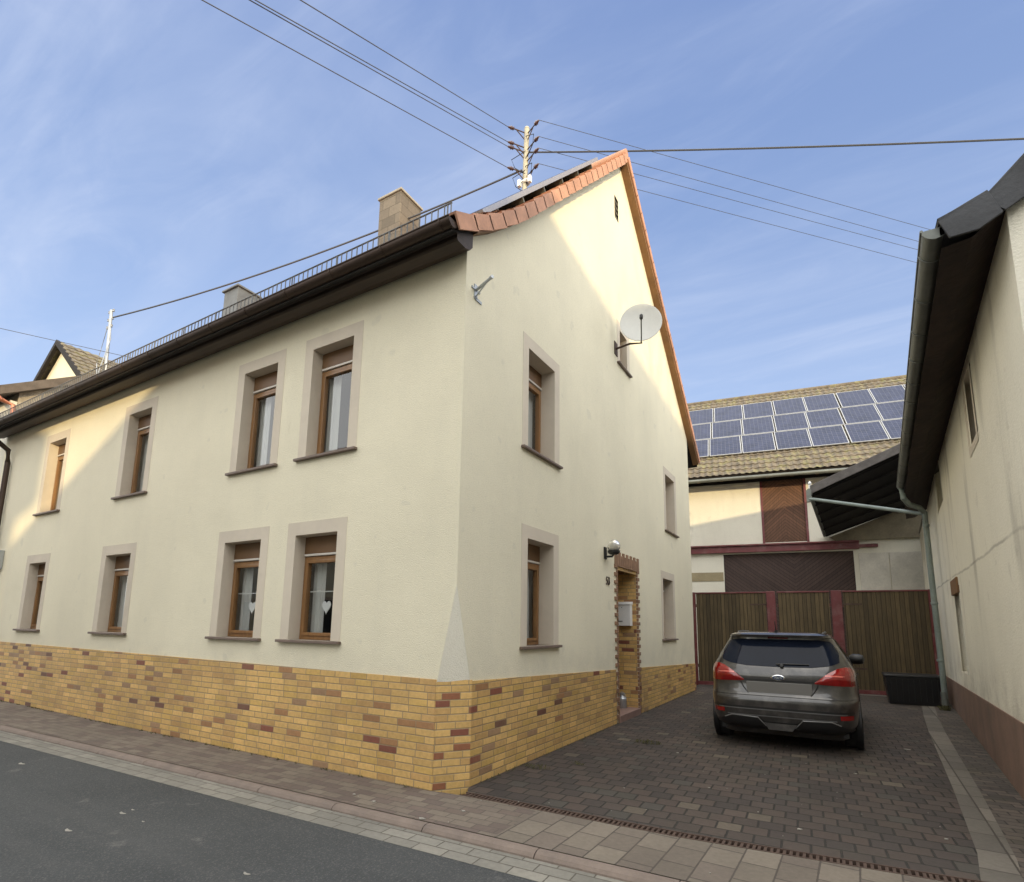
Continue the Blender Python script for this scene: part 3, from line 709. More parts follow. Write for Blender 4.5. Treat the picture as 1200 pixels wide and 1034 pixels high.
fronts = [(-2.48, -.63, 10.0), (-3.02, -.94, 10.0), (-3.06, -.96, 9.98), (-3.66, -1.31, 10.0)]
flb = ['topmost thin wire running from the roof pole up to the left edge of the sky', 'upper of the two close wires running left from the roof pole', 'lower of the two close wires running left from the roof pole', 'lowest thin wire running up left from the roof pole']
for (q, dv), f, lb in zip(wires[:4], fronts, flb): wire(lb, q, ext(q, f, 2.6), .0 if True else 0)
rights = [(6, 13.09, 12.86), (6, 13.71, 12.83), (6, 13.85, 12.65), (6, 14.34, 12.55)]
rlb = ['highest of the four thin wires sinking right behind the far roof', 'second of the four thin wires sinking right behind the far roof', 'third of the four thin wires sinking right behind the far roof', 'lowest of the four thin wires sinking right behind the far roof']
for (q, dv), f, lb in zip(wires[4:], rights, rlb): wire(lb, q, ext(q, f, 2.2), .0, .006)
wire('thick black cable crossing the sky from the roof pole to the right edge', (pt.x+.1, pt.y-.05, 12.42), ext((pt.x+.1, pt.y-.05, 12.42), (7.02, 8.36, 11.22), 2.0), .22, .019)
p2b = Vector((-14.9, 2.5, 7.9)); p2t = Vector((-15.12, 2.5, 10.9))
t = thing('roof_pole', 'small pale electricity pole on the neighbouring roof beyond the gutter', 'utility pole', p2b)
m = MB(); m.tube([p2b, p2t], .045, 8); m.build('mast', M['galv'], t)
m = MB()
for dz in (.05, .3, .55): m.tube([p2t-Vector((.12, 0, dz)), p2t-Vector((-.14, 0, dz))], .012, 5); m.lathe(p2t-Vector((-.14, 0, dz)), (0, 0, 1), [(0, -.04), (.035, -.03), (.02, 0), (.035, .03), (0, .06)], 8); m.lathe(p2t-Vector((.12, 0, dz)), (0, 0, 1), [(0, -.04), (.035, -.03), (.02, 0), (.035, .03), (0, .06)], 8)
m.build('insulator_bracket', M['galv'], t)
m = MB(); m.tube([p2t-Vector((-.05, 0, .4)), p2t-Vector((-.2, 0, 1.0)), p2b+Vector((.05, -.3, .3))], .012, 5); m.tube([p2t-Vector((.1, 0, .5)), p2t-Vector((.5, 0, 1.6)), p2b+Vector((-.4, 0, .2))], .012, 5); m.build('cable_loop', M['galv'], t)
wire('black cable hanging between the two roof poles above the gutter', (pt.x-.05, pt.y-.1, 11.98), (p2t.x+.14, 2.5, p2t.z-.28), .30, .022)
wire('faint thin wire behind the small roof pole at the left edge', (-14.15-6, -.16-10, 9.0), (-13.28+.95, 2.32+2.7, 9.0), .0, .008)

# ------------------------------------------------------------------ left neighbours
t = thing('neighbour_house', 'grey stone gabled house with dark verge directly beyond the long gutter', 'house', (-15, .6, 0))
gx = -14.55
m = MB(); m.prism([(gx, .55, 0), (gx, .55, 7.35), (gx, 6, 7.35+5.45*.58), (gx, 11.5, 7.35), (gx, 11.5, 0)], (-3.9, 0, 0)); M['rubble'] = P('rough_stone_render', (.33, .29, .23), .95, .45, 4, 1.0, 18, .03)
m.build('wall', M['rubble'], t)
m = MB(); m.box((gx+.001, .54, 0), (gx-9, .40, 7.1)); m.box((-12.92, .05, 0), (gx, 10, 5.9)); m.build('street_wall', M['plaster_w'], t)
m = MB()
sl = .58
for sg in (0, 1):
    e0 = (.1, 7.35-.45*sl+.25) if not sg else (11.9, 7.35-.4*sl+.25); r0 = (6, 7.35+5.45*sl+.25)
    m.prism([(gx+.22, e0[0], e0[1]), (gx+.22, r0[0], r0[1]), (gx+.22, r0[0], r0[1]-.24), (gx+.22, e0[0], e0[1]-.24)], (-4.2, 0, 0))
m.build('roof', M['felt'], t)
m = MB(); m.tube([(gx+.25, .02, 7.32), (gx-4, .02, 7.32)], .07, 10); m.build('gutter', M['newcopper'], t)
m = MB(); m.tube([(gx+.18, .02, 7.38), (gx+.18, .02, 7.12), (gx+.20, .18, 6.98), (gx+.28, .40, 6.90), (gx+.28, .42, 5.9)], .055, 10); m.build('downpipe', M['newcopper'], t)
for xx in (-15.6, -17.0):
    m = MB(); m.box((xx, .39, 5.8), (xx-.8, .41, 6.9)); m.build('window', M['whitepl'], t)
t = thing('gabled_house', 'sunlit yellow gable with brown tiled roof peeking over the neighbour roof', 'house', (-24, 4, 0))
ax_, ay_, az_ = -22.8, 4.0, 12.5
m = MB(); m.prism([(ax_-3.4, ay_, 0), (ax_-3.4, ay_, az_-3.4*.80), (ax_, ay_, az_-.1), (ax_+3.4, ay_, az_-3.4*.80), (ax_+3.4, ay_, 0)], (0, 9, 0)); m.build('wall', M['plaster'], t)
for sg in (-1, 1):
    q = tiled((ax_+sg*3.8, ay_-.25, az_-3.8*.80+.06), (0, 1, 0), (-sg*3.8, 0, 3.8*.80), 9.5, 3.8*math.hypot(1, .80), .3, .4, .03, .04)
    q.build('roof_tiles', M['moss'], t, recalc=False)
    m = MB(); m.prism([(ax_, ay_-.3, az_+.10), (ax_, ay_-.3, az_-.12), (ax_+sg*3.9, ay_-.3, az_-3.9*.80-.12), (ax_+sg*3.9, ay_-.3, az_-3.9*.80+.10)], (0, .12, 0)); m.build('verge_board', M['darkwood'], t)
tag(MB().box((-12.10, -.001, 2.62), (-11.93, -.09, 3.02)).build('wall_box', M['galv'], None, .01), 'small grey box on the facade at the left picture edge', 'box')

# ------------------------------------------------------------------ right building
RBt = thing('farm_building', 'aged plaster farm building with dark slate verge along the driveway', 'building', (4.6, .35, 0))
wd = Vector((.077, 1, 0)).normalized(); wn = Vector((1, -.077, 0)).normalized()
O = Vector((wallx(.35), .35, 0)); LW = 17.5
def W3(y, z, d=0.0): s = (y-.35)/wd.y; return O+wd*s+wn*d+Vector((0, 0, z))
RWIN = [(3.02, 3.62, 3.78, 4.58), (6.9, 7.9, .92, 2.36), (8.0, 9.3, 4.0, 4.9)]
m = MB(); m.holed([(.47, .55), (17.8, .55), (17.8, 4.9), (.47, 4.78)], [rect(w) for w in RWIN], W3)
O2 = O+wn*5.6
O = Vector((wallx(.47), .47, 0)); m.add([O, O2, O2+Vector((0, 0, 4.6)), O+wn*2.75+Vector((0, 0, 7.1)), O+wn*.2+Vector((0, 0, 4.85)), O+Vector((0, 0, 4.7))], [(0, 1, 2, 3, 4, 5)])
m.add([O2, O2+wd*LW, O2+wd*LW+Vector((0, 0, 5)), O2+Vector((0, 0, 5))], [(0, 1, 2, 3)])
m.build('wall', M['plaster_r'], RBt)
m = MB(); dd = -.015
m.holed([(.35, -.05), (17.8, -.05), (17.8, .45), (11.9, .57), (2.5, .77), (.35, .80)], [], lambda y, z: W3(y, z, dd))
m.add([W3(.35, .80, dd), W3(2.5, .77, dd), W3(11.9, .57, dd), W3(17.8, .45, dd), W3(17.8, .45, .02), W3(11.9, .57, .02), W3(2.5, .77, .02), W3(.35, .80, .02)], [(0, 1, 6, 7), (1, 2, 5, 6), (2, 3, 4, 5)])
m.build('plinth_band', P('brown_plinth_paint', (.20, .125, .09), .9, .25, 2, .6, 50, .008, dirt=(.10, .08, .06), dirtamt=.6), RBt, recalc=False)
for i, (y0, y1, z0, z1) in enumerate(RWIN):
    m = MB(); dep = .22
    for p, q in [((y0, z0), (y0, z1)), ((y0, z1), (y1, z1)), ((y1, z1), (y1, z0)), ((y1, z0), (y0, z0))]:
        m.add([W3(*p, -.006), W3(*q, -.006), W3(*q, dep), W3(*p, dep)], [(0, 1, 2, 3)])
    if i == 0:
        for (a, b, c, d) in [(y0-.1, y0, z0-.1, z1+.1), (y1, y1+.1, z0-.1, z1+.1), (y0, y1, z1, z1+.1), (y0, y1, z0-.1, z0)]: m.add([W3(a, c, -.006), W3(b, c, -.006), W3(b, d, -.006), W3(a, d, -.006)], [(0, 1, 2, 3)])
    w = m.build('window', [M['trim'], M['plaster_r'], M['plaster_r']][i], RBt)
    m = MB(); m.add([W3(y0, z0, dep-.02), W3(y1, z0, dep-.02), W3(y1, z1, dep-.02), W3(y0, z1, dep-.02)], [(0, 1, 2, 3)])
    m.build('infill', [M['dark_in'], M['infill'] if 'infill' in M else P('grey_infill', (.26, .235, .19), .9, .3, 3, .4, 40), M['plaster_r']][i], w)
    if i == 1:
        m = MB(); m.prism([W3(y0-.05, z1-.12, -.03), W3(y1+.05, z1-.12, -.03), W3(y1+.05, z1+.14, -.03), W3(y0-.05, z1+.14, -.03)], wn*.12); m.build('lintel', M['verge_wood'], w, .006)
# roof: eave overhang, slate verge, rafters, boarding
ev = lambda y: Vector((4.15+.062*(y-.42), y, 4.66)); RGx = lambda y: Vector((wallx(y)+2.75, y, 7.3))
y0r, y1r = .42, 12.95
def rrow(y):
    e = ev(y) if y < 10 else Vector((wallx(y)-.45, y, 4.68)); r = RGx(y)
    fl = e+Vector((.19, 0, .03)); md = Vector((e.x+.52, y, 4.95)); bk = Vector((2*r.x-e.x, y, 4.8))
    return [e, fl, md, r, bk]
rows0, rows1 = rrow(y0r), rrow(y1r); dn = Vector((0, 0, -.07)); A1 = rows1[0]
m = MB()
m.grid([rows0, rows1], smooth=False); m.grid([[p+dn for p in rows0], [p+dn for p in rows1]], smooth=False, flip=True)
m.grid([rows0, [p+dn for p in rows0]], smooth=False); m.grid([rows1, [p+dn for p in rows1]], smooth=False)
rr = m.build('roof', M['slate'], RBt)
m = MB(); wr = lambda y: [Vector((wallx(y)-.02, y, 4.86)), Vector((wallx(y)+2.75, y, 7.3)), Vector((wallx(y)+5.6, y, 4.8))]
m.grid([wr(12.96), wr(17.9)], smooth=False); m.grid([[p-Vector((0, 0, .08)) for p in wr(12.96)], [p-Vector((0, 0, .08)) for p in wr(17.9)]], smooth=False, flip=True); m.add(wr(17.9), [(0, 1, 2)]); m.build('hidden_shade_roof', M['slate'], RBt)  # hidden roof added to keep the sun off the barn wall
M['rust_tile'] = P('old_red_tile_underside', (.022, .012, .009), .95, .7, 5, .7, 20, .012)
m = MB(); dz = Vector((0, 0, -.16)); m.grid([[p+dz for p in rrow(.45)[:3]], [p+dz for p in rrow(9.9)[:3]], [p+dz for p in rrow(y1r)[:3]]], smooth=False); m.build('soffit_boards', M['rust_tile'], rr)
# slate verge shingles hung over the front edge
m = MB(); vl = [(4.15, 4.665), (4.43, 4.74), (4.70, 4.985)]
while vl[-1][0] < 7.1: vl.append((vl[-1][0]+.30, vl[-1][1]+.30*.905))
for k_ in range(len(vl)-1):
    xa, za = vl[k_]; xb, zb_ = vl[k_+1][0]+.03, vl[k_+1][1]+.03
    d = Vector((xb-xa, 0, zb_-za)); nn = Vector((-d.z, 0, d.x)).normalized()
    yy = .37+.012*(k_ % 2); a = Vector((xa, yy, za)); b = Vector((xb, yy, zb_)); h = .18
    m.prism([a+nn*.04, b+nn*.06, b-nn*h*.9, (a+b)/2-nn*(h+.015), a-nn*h*.8], (0, .02, 0)); m.prism([a+nn*.04, b+nn*.05, b+nn*.03, a+nn*.015], (0, .45, 0))
m.build('slate_verge', M['slate'], rr, .003)
# gutter
g = MB(); r = .085; ga = Vector((4.125, .42, 4.665)); gb = Vector((4.125+.062*9.2, 9.6, 4.68)); 
for rr_, fl in ((r, False), (r-.006, True)):
    g.grid([[p+Vector((rr_*math.cos(a), 0, rr_*math.sin(a))) for a in [math.pi+math.pi*k/12 for k in range(13)]] for p in (ga, gb)], flip=fl)
for p in (ga, gb): g.add([p+Vector((r*math.cos(a), 0, r*math.sin(a))) for a in [math.pi+math.pi*k/12 for k in range(13)]], [tuple(range(13))])
g.tube([ga+Vector((-r, 0, .004)), gb+Vector((-r, 0, .004))], .011, 8)
gg = g.build('gutter', M['zinc'], RBt)
m = MB(); y = .75
while y < 9.6:
    c = ga.lerp(gb, (y-.42)/9.18); m = MB().lathe(c, (0, 1, 0), [(r+.001, -.012), (r+.007, -.010), (r+.007, .010), (r+.001, .012)], 24); y += .68
    keep = [f for f in m.f if all(m.v[i].z < 4.69 for i in f)]; m.f = keep; m.smooth = [True]*len(keep)
    m.build('gutter_bracket', M['zinc'], gg)
m = MB(); m.tube([gb+Vector((-.02, -.12, -.06)), gb+Vector((0, -.1, -.28)), gb+Vector((.10, .05, -.40)), (5.02, 10.1, 4.28), (5.12, 10.25, 4.18), (5.13, 10.3, 3.9), (5.135, 10.3, 2.4), (5.15, 10.3, .35), (5.15, 10.3, .1)], .055, 12)
for z in (3.9, 2.2, 1.0): m.lathe((5.135, 10.3, z), (0, 0, 1), [(.056, -.03), (.066, -.02), (.066, .02), (.056, .03)], 12)
m.build('downpipe', M['zincg'], RBt)
m = MB(); m.tube([(5.135, 10.3, .35), (5.15, 10.3, .0)], .062, 12); m.build('pipe_shoe', M['zinc'], RBt)
# weeds growing on the downpipe foot
def tufts(m, c, rad, n, h, lean=.6):
    for _ in range(n):
        a = random.random()*6.28; rr = rad*math.sqrt(random.random()); x, y = c[0]+rr*math.cos(a)*1.6, c[1]+rr*math.sin(a)
        hh = h*(.4+random.random()); b = random.random()*6.28; dx, dy = math.cos(b)*lean*hh, math.sin(b)*lean*hh; w = .006+random.random()*.005
        m.add([(x-w*dy, y+w, c[2]), (x+w, y-w, c[2]), (x+dx*.6, y+dy*.6, c[2]+hh*.7), (x+dx, y+dy, c[2]+hh*.75)], [(0, 1, 2), (1, 3, 2)])

# ------------------------------------------------------------------ lean-to roof behind the gate
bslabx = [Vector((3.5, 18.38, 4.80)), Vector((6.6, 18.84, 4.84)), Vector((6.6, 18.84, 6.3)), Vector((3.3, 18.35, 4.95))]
L = thing('lean_to_roof', 'dark lean-to shed roof projecting from the farm building toward the barn', 'shed roof', (3, 13, 5.4))
e0 = Vector((2.92, 12.9, 5.52)); e1 = Vector((3.20, 18.35, 5.02)); r0 = Vector((5.75, 12.9, 6.70)); r1 = Vector((6.4, 18.78, 6.20))
MB().prism(bslabx, (-.01, .08, 0)).build('shade_panel', P('shaded_render', (.20, .17, .115), .95, .3, 2, .4, 40), L)  # darker panel paints in the shade below the lean-to on the barn wall
m = MB(); up = Vector((0, 0, .10)); m.add([e0, e1, r1, r0, e0+up, e1+up, r1+up, r0+up], [(0, 1, 2, 3), (4, 7, 6, 5), (0, 3, 7, 4), (1, 0, 4, 5), (2, 1, 5, 6), (3, 2, 6, 7)]); m.build('roof_deck', M['darkwood'], L)
m = MB(); q = tiled(e0+up, r0-e0, e1-e0, (r0-e0).length, (e1-e0).length, .3, .4, .02, .0); q.build('covering', M['felt'], L, recalc=False)
m = MB(); d = (r0-e0); m.prism([e0+Vector((-.02, -.03, -.10)), r0+Vector((0, -.03, -.10)), r0+Vector((0, -.03, .15)), e0+Vector((-.02, -.03, .15))], (0, .04, 0)); m.build('fascia', M['fascia'] if 'fascia' in M else P('grey_weathered_fascia', (.10, .09, .085), .8, .4, 5, .4, 40), L, .01)
m = MB(); m.tube([e0+Vector((-.05, -.1, .0)), e1+Vector((-.05, 0, .0))], .055, 10); m.box((2.80, 12.75, 5.18), (2.93, 12.88, 5.52)); m.build('gutter', M['zinc'], L)
m = MB(); m.tube([(2.86, 12.8, 5.26), (3.0, 12.7, 5.22), (5.02, 10.45, 4.22), (5.12, 10.32, 4.18)], .045, 10); m.build('cross_pipe', M['zincg'], L)
m = MB(); m.box((2.86, 13.0, 5.44), (2.94, 13.06, 5.75)); m.lathe((2.9, 13.0, 5.75), (0, 0, 1), [(0, -.02), (.05, 0), (.03, .06), (0, .08)], 8); m.build('pipe_stub', M['whitepl'], L)
for k in range(6):
    m = MB(); y = 13.2+k*.9; f = (y-12.9)/5; a = e0.lerp(e1, f); b = r0.lerp(r1, f); d = b-a; m.obox((a+b)/2-Vector((0, 0, .07)), d, (0, 1, 0), d.cross(Vector((0, 1, 0))), d.length/2, .04, .025)
    m.build('rafter', M['darkwood'], L)

# ------------------------------------------------------------------ barn
ba = R(8.5); BU = Vector((math.cos(ba), math.sin(ba), 0)); BN = Vector((-math.sin(ba), math.cos(ba), 0)); BO = Vector((0, 18, 0))
def B3(u, z, d=0.0): return BO+BU*u+BN*d+Vector((0, 0, z))
BT = thing('barn', 'white rendered barn with chevron doors, red beam and mossy solar roof', 'barn', (0, 18, 0))
u_of = lambda x: x/math.cos(ba)
m = MB(); m.holed([(-9, -.1), (9, -.1), (9, 7.55), (-9, 7.55)], [[(-.33, -.0), (4.05, -.0), (4.05, 4.45), (-.33, 4.45)], [(1.17, 4.86), (2.62, 4.86), (2.62, 7.35), (1.17, 7.35)]], B3)
m.add([B3(-9, -.1), B3(-9, -.1, 9.5), B3(-9, 7.5, 9.5), B3(-9, 12.2, 4.75), B3(-9, 7.5)], [(0, 1, 2, 3, 4)]); m.add([B3(9, -.1), B3(9, -.1, 9.5), B3(9, 7.5, 9.5), B3(9, 12.2, 4.75), B3(9, 7.5)], [(0, 1, 2, 3, 4)])
m.build('wall', M['plaster_w'], BT)
def bslab(u0, u1, z0, z1, d0, d1, mb=None):
    mb = mb or MB(); mb.prism([B3(u0, z0, d0), B3(u1, z0, d0), B3(u1, z1, d0), B3(u0, z1, d0)], BN*(d1-d0)); return mb
lof = bslab(1.15, 2.64, 4.85, 7.36, .04, .10).build('loft_door', M['chev'], BT)
bslab(1.10, 1.18, 4.84, 7.4, -.02, .05).build('frame', M['red'], lof); bslab(2.60, 2.68, 4.84, 7.4, -.02, .05).build('frame', M['red'], lof)
bslab(-.35, 4.07, -.05, 4.47, .06, .14).build('barn_door', M['chev2'], BT)
m = bslab(-1.7, 4.22, 4.50, 4.74, -.16, -.003); bslab(-1.7, 4.22, 4.742, 4.80, -.24, -.003, m); bslab(4.22, 4.8, 4.55, 4.66, -.14, -.003, m); m.build('door_track_beam', M['red'], BT, .006)
bslab(-1.6, -.36, 3.42, 3.76, -.02, .01).build('wall_stripe', P('ochre_stripe', (.30, .25, .15), .9, .2, 3), BT)
m = bslab(4.2, 5.1, 0, 4.35, -.03, .0); bslab(5.13, 6.2, 0, 4.35, -.03, .0, m); m.build('board_panel', P('pale_boarding', (.60, .57, .50), .85, .2, 2), BT, .004)
rs = R(45); BV = (BN*math.cos(rs)+Vector((0, 0, math.sin(rs)))).normalized(); BNN = BU.cross(BV).normalized()
RO = BO-BN*.5+Vector((0, 0, 7.75))
def BR(u, v, h=0.0): return RO+BU*u+BV*v+BNN*h
q = tiled(BR(-9.6, -.5, .0), BU, BV, 19.2, 7.15, .235, .34, .035, .03); rf = MB()
m = MB(); m.prism([BR(-9.6, -.5, -.02), BR(9.6, -.5, -.02), BR(9.6, -.5, -.12), BR(-9.6, -.5, -.12)], BV*7.15); k = BR(0, 6.65, 0); 
m.prism([BR(-9.6, 6.65, -.0), BR(-9.6, 6.65, -.12), BR(-9.6, 6.65, -.12)+(BN-Vector((0, 0, 1)))*4.9, BR(-9.6, 6.65, 0)+(BN-Vector((0, 0, 1)))*4.9], BU*19.2)
rf = m.build('roof', M['darkwood'], BT)
bslab(-8.9, 8.9, 7.27, 7.55, -.06, -.002).build('wall_strip', M['darkwood'], BT)  # dark strip stands in for the eave shade along the barn wall top
q.build('roof_tiles', M['moss'], rf, recalc=False)
MB().tube([BR(-9.6, 6.67, .0), BR(9.6, 6.67, .0)], .11, 10).build('ridge_tiles', M['moss'], rf)
m = MB(); m.tube([BR(-9.5, -.62, -.08), BR(2.9, -.62, -.08), BR(9.5, -.62, -.08)], .07, 10); m.build('gutter', M['zinc'], BT)
m = MB(); u = -9.3
while u < 9.4: MB().obox(BR(u, .15, -.20), BU, BV, BNN, .06, .62, .07).build('rafter', M['verge_wood'], rf); u += .82
us = [-.60-1.245*k for k in range(5, 0, -1)]+[-.60]+[.64, 1.89, 3.12, 4.39, 5.62, 6.86]
rown = ['bottom', 'middle', 'top']
cols = [u for u in us if u > -3.5]
ordw = ['first', 'second', 'third', 'fourth', 'fifth', 'sixth', 'seventh', 'eighth', 'ninth', 'tenth']
# panel prototype in local coordinates (x along barn, y up the slope, z normal)
pw, ph = 1.20, 1.53
def bl(mb, x0, x1, y0, y1, z0, z1): return mb.box((x0, y0, z0), (x1, y1, z1))
proto = bpy.data.objects.new('solar_panel', None); COL.objects.link(proto); proto['_org'] = (0, 0, 0)
m = MB(); w = .028
for a in ((0, pw, 0, w), (0, pw, ph-w, ph), (0, w, w, ph-w), (pw-w, pw, w, ph-w)): bl(m, *a, 0, .04)
m.build('frame', M['alu'], proto); m = MB(); bl(m, w, pw-w, w, ph-w, .0, .034); m.build('cells', M['pv'], proto)
first = True
rot = Matrix((BU, BV, BNN)).transposed().to_4x4()
vis = [c for c in cols]
for ri in range(3):
    for ci, u in enumerate(vis):
        if first: o = proto; kids = None; first = False
        else:
            o = proto.copy(); COL.objects.link(o)
            for chd in list(proto.children):
                c = chd.copy(); COL.objects.link(c); c.parent = o
        sk = (ri-1)*.10
        o.parent = BT; o.matrix_local = Matrix.Translation((0, -18, 0)) @ Matrix.Translation(BR(u+.02+sk, .98+ri*1.575, .085)) @ rot
# ------------------------------------------------------------------ gate
T = thing('yard_gate', 'tall wooden yard gate of vertical boards in an oxblood frame', 'gate', (2.5, 12.1, 0))
gdir = Vector((5.62, .36, 0)).normalized(); gn = Vector((-gdir.y, gdir.x, 0)); GO = Vector((-.30, 12.0, 0))
def g3(u, z, d=0.0): return GO+gdir*u+gn*d+Vector((0, 0, z))
def gb_(mb, u0, u1, z0, z1, d0, d1): mb.prism([g3(u0, z0, d0), g3(u1, z0, d0), g3(u1, z1, d0), g3(u0, z1, d0)], gn*(d1-d0)); return mb
for (u0, u1, nm) in [(.10, 1.98, 'gate_leaf'), (2.24, 3.50, 'gate_leaf'), (3.78, 5.62, 'gate_leaf')]:
    m = MB(); u = u0+.02
    while u < u1-.03:
        ww = min(.094+random.random()*.008, u1-.02-u); gb_(m, u, u+ww-.002, .10, 2.60-random.random()*.004, .0+random.random()*.004, .028); u += ww
    lf = m.build(nm, M['gate'], T)
    m = MB(); gb_(m, u0, u1, .02, .12, -.02, .035); gb_(m, u0, u1, 2.585, 2.625, -.02, .04)
    for z in (.5, 2.2): gb_(m, u0, u1, z, z+.09, .030, .07)
    m.build('rail', M['red'], lf, .004)
for (u0, u1) in [(-.08, .10), (1.98, 2.20), (3.52, 3.76), (5.60, 5.66)]:
    m = MB(); gb_(m, u0, u1, 0, 2.63, -.04, .06); m.build('post', M['red'], T, .006)
m = MB(); m.tube([g3(-.02, .6, -.07), g3(-.02, 2.5, -.07)], .018, 8); m.build('bolt_rod', M['whitepl'], T)
m = MB(); gb_(m, 2.30, 2.38, 1.05, 1.30, -.012, -.001); m.tube([g3(2.34, 1.2, -.012), g3(2.34, 1.2, -.06), g3(2.46, 1.19, -.06)], .009, 6); m.build('latch', M['iron'], T)
for (u_, z_) in ((3.78, .62), (3.78, 2.25), (1.55, .62), (1.55, 2.25)):
    m = MB(); gb_(m, u_, u_+.42, z_, z_+.045, -.008, -.001); m.build('hinge', M['iron'], T)
# ------------------------------------------------------------------ black storage box
t = thing('storage_box', 'low black plastic box standing before the gate beside the downpipe', 'storage box', (4.6, 10.7, 0))
m = MB()
m.add([(4.20, 10.62, 0), (5.10, 10.70, 0), (5.08, 11.2, 0), (4.20, 11.15, 0), (4.14, 10.56, .60), (5.16, 10.64, .60), (5.14, 11.25, .60), (4.14, 11.2, .60)], [(0, 3, 2, 1), (0, 1, 5, 4), (1, 2, 6, 5), (2, 3, 7, 6), (3, 0, 4, 7), (4, 5, 6, 7)])
m.build('box_body', M['blk'], t, .02, seg=2)
m = MB(); m.add([(4.12, 10.53, .60), (5.20, 10.61, .60), (5.18, 11.28, .60), (4.12, 11.23, .60), (4.13, 10.54, .65), (5.19, 10.62, .65), (5.17, 11.27, .65), (4.13, 11.22, .65)], [(0, 3, 2, 1), (0, 1, 5, 4), (1, 2, 6, 5), (2, 3, 7, 6), (3, 0, 4, 7), (4, 5, 6, 7)]); m.build('rim', M['blk'], t, .012)
m = MB()
for k in range(9): x = 4.25+k*.105; m.prism([(x, 10.60+k*.009, .08), (x+.02, 10.60+k*.009, .08), (x+.02, 10.555+k*.009, .55), (x, 10.555+k*.009, .55)], (0, .03, 0))
m.build('ribs', M['blk'], t)
# milk can
t = thing('metal_can', 'small shiny metal can standing on the entrance step', 'can', (-.30, 5.45, .115))
m = MB(); m.lathe((-.25, 5.62, .115), (0, 0, 1), [(0, 0), (.075, 0), (.085, .02), (.085, .17), (.05, .21), (.045, .24), (.055, .25), (.055, .27), (0, .275)], 18); m.build('can_body', M['galv'], t)
m = MB(); m.tube([(-.335, 5.62, .29), (-.31, 5.62, .37), (-.25, 5.62, .41), (-.19, 5.62, .37), (-.165, 5.62, .29)], .005, 6); m.build('handle', M['galv'], t)
# weeds & litter
for nm, c, r, n, h, lb in [(0, (.88, 3.40, 0), .12, 150, .035, 'patch of dry yellow-green weeds on the driveway before the entrance'), (1, (.22, 1.35, 0), .10, 110, .03, 'dark weed tuft at the foot of the brick plinth near the corner'), (2, (.55, 1.75, 0), .05, 45, .03, 'tiny weed tuft on the pavers away from the plinth'), (3, (5.1, 10.1, 0), .06, 90, .10, 'green weeds at the foot of the downpipe')]:
    m = MB(); tufts(m, c, r, n, h); o = m.build('weeds', M['weed'], None, recalc=False); o['kind'] = 'stuff'; o['label'] = lb; o['category'] = 'weeds'
m = MB(); x = -12.5
while x < -.3:
    if random.random() < .55: tufts(m, (x, -.03, 0), .03+.02*random.random(), int(3+random.random()*9), .022)
    x += .11
y = .4
while y < 10.4:
    if random.random() < .5 and not 4.6 < y < 6: tufts(m, (.03, y, 0), .025, 8, .025)
    y += .1
o = m.build('joint_weeds', M['weed'], None, recalc=False); o['kind'] = 'stuff'; o['label'] = 'sparse weeds along the foot of the brick plinth'; o['category'] = 'weeds'
m = MB()
lit = [(-.75, -.50, .018), (-.45, -.55, .022), (.38, -.32, .02), (3.35, 3.1, .018), (2.05, 1.6, .014), (.2, -.66, .03), (1.4, 3.0, .02), (3.9, 1.2, .014), (2.9, .8, .02), (4.0, 5.0, .03), (3.2, 10.6, .16)]
for (x, y, s) in lit:
    a = random.random()*3.1; m.prism([(x+s*math.cos(a+k*1.26)*(.5+random.random()), y+s*.7*math.sin(a+k*1.26)*(.5+random.random()), .003) for k in range(5)], (0, 0, .004+s*.1))
for (x, y, s_) in [(-2.15, -1.82, .028), (-2.17, -1.73, .014), (-2.07, -2.24, .03), (-.21, -1.96, .022), (-4.89, -1.62, .04), (-1.79, -1.83, .012)]:
    m.prism([(x+s_*1.5*math.cos(k*.8), y+s_*.45*math.sin(k*.8)+s_*.3*math.cos(k*1.6), -.0515) for k in range(8)], (0, 0, .0035))
for k in range(120):
    x = random.uniform(-2, 4.2); y = random.uniform(-.6, 9); s = .004+random.random()*.007
    if x < 0.05 and y > -.05: continue
    m.box((x, y, .001), (x+s, y+s*.8, .006))
o = m.build('litter', M['litter'], None); o['kind'] = 'stuff'; o['label'] = 'scattered pale litter scraps and leaves on the paving'; o['category'] = 'litter'

# ------------------------------------------------------------------ car
CX, CY = 2.545, 3.86
UPZ = .055
car = thing('parked_car', 'dark grey estate car parked facing the gate in the driveway', 'car', (CX, CY, 0))
def paint():
    m, nt, b = newmat('metallic_grey_paint'); N = NB(nt); p = N.pos()
    v = N.n('ShaderNodeTexVoronoi'); N.l(p, v.inputs['Vector']); v.inputs['Scale'].default_value = 900
    c = N.mix(N.mr(v.outputs['Distance'], .1, .6), (.080, .077, .075), (.052, .050, .049)); c = N.mix(N.mr(N.noise(p, 5, 5), .5, .8), c, (.14, .13, .12))
    N.l(c, b.inputs['Base Color']); b.inputs['Metallic'].default_value = .55; b.inputs['Roughness'].default_value = .36; b.inputs['Coat Weight'].default_value = 1; b.inputs['Coat Roughness'].default_value = .06
    return m
M['paint'] = paint()
M['cglass'] = P('tinted_glass', (.010, .014, .026), .06, .1, 2, spec=.13)
M['clens'] = P('red_tail_lens', (.26, .008, .008), .12, .25, 12, coat=1)
M['clens2'] = P('bright_lens_bar', (.75, .16, .13), .15, .15, 12, coat=1)
M['chrome'] = P('chrome', (.75, .76, .78), .15, .05, 5, metal=1)
M['rubber'] = P('rubber', (.018, .018, .018), .8, .2, 10)
M['plate'] = P('blank_plate', (.16, .155, .145), .5, .05, 5)
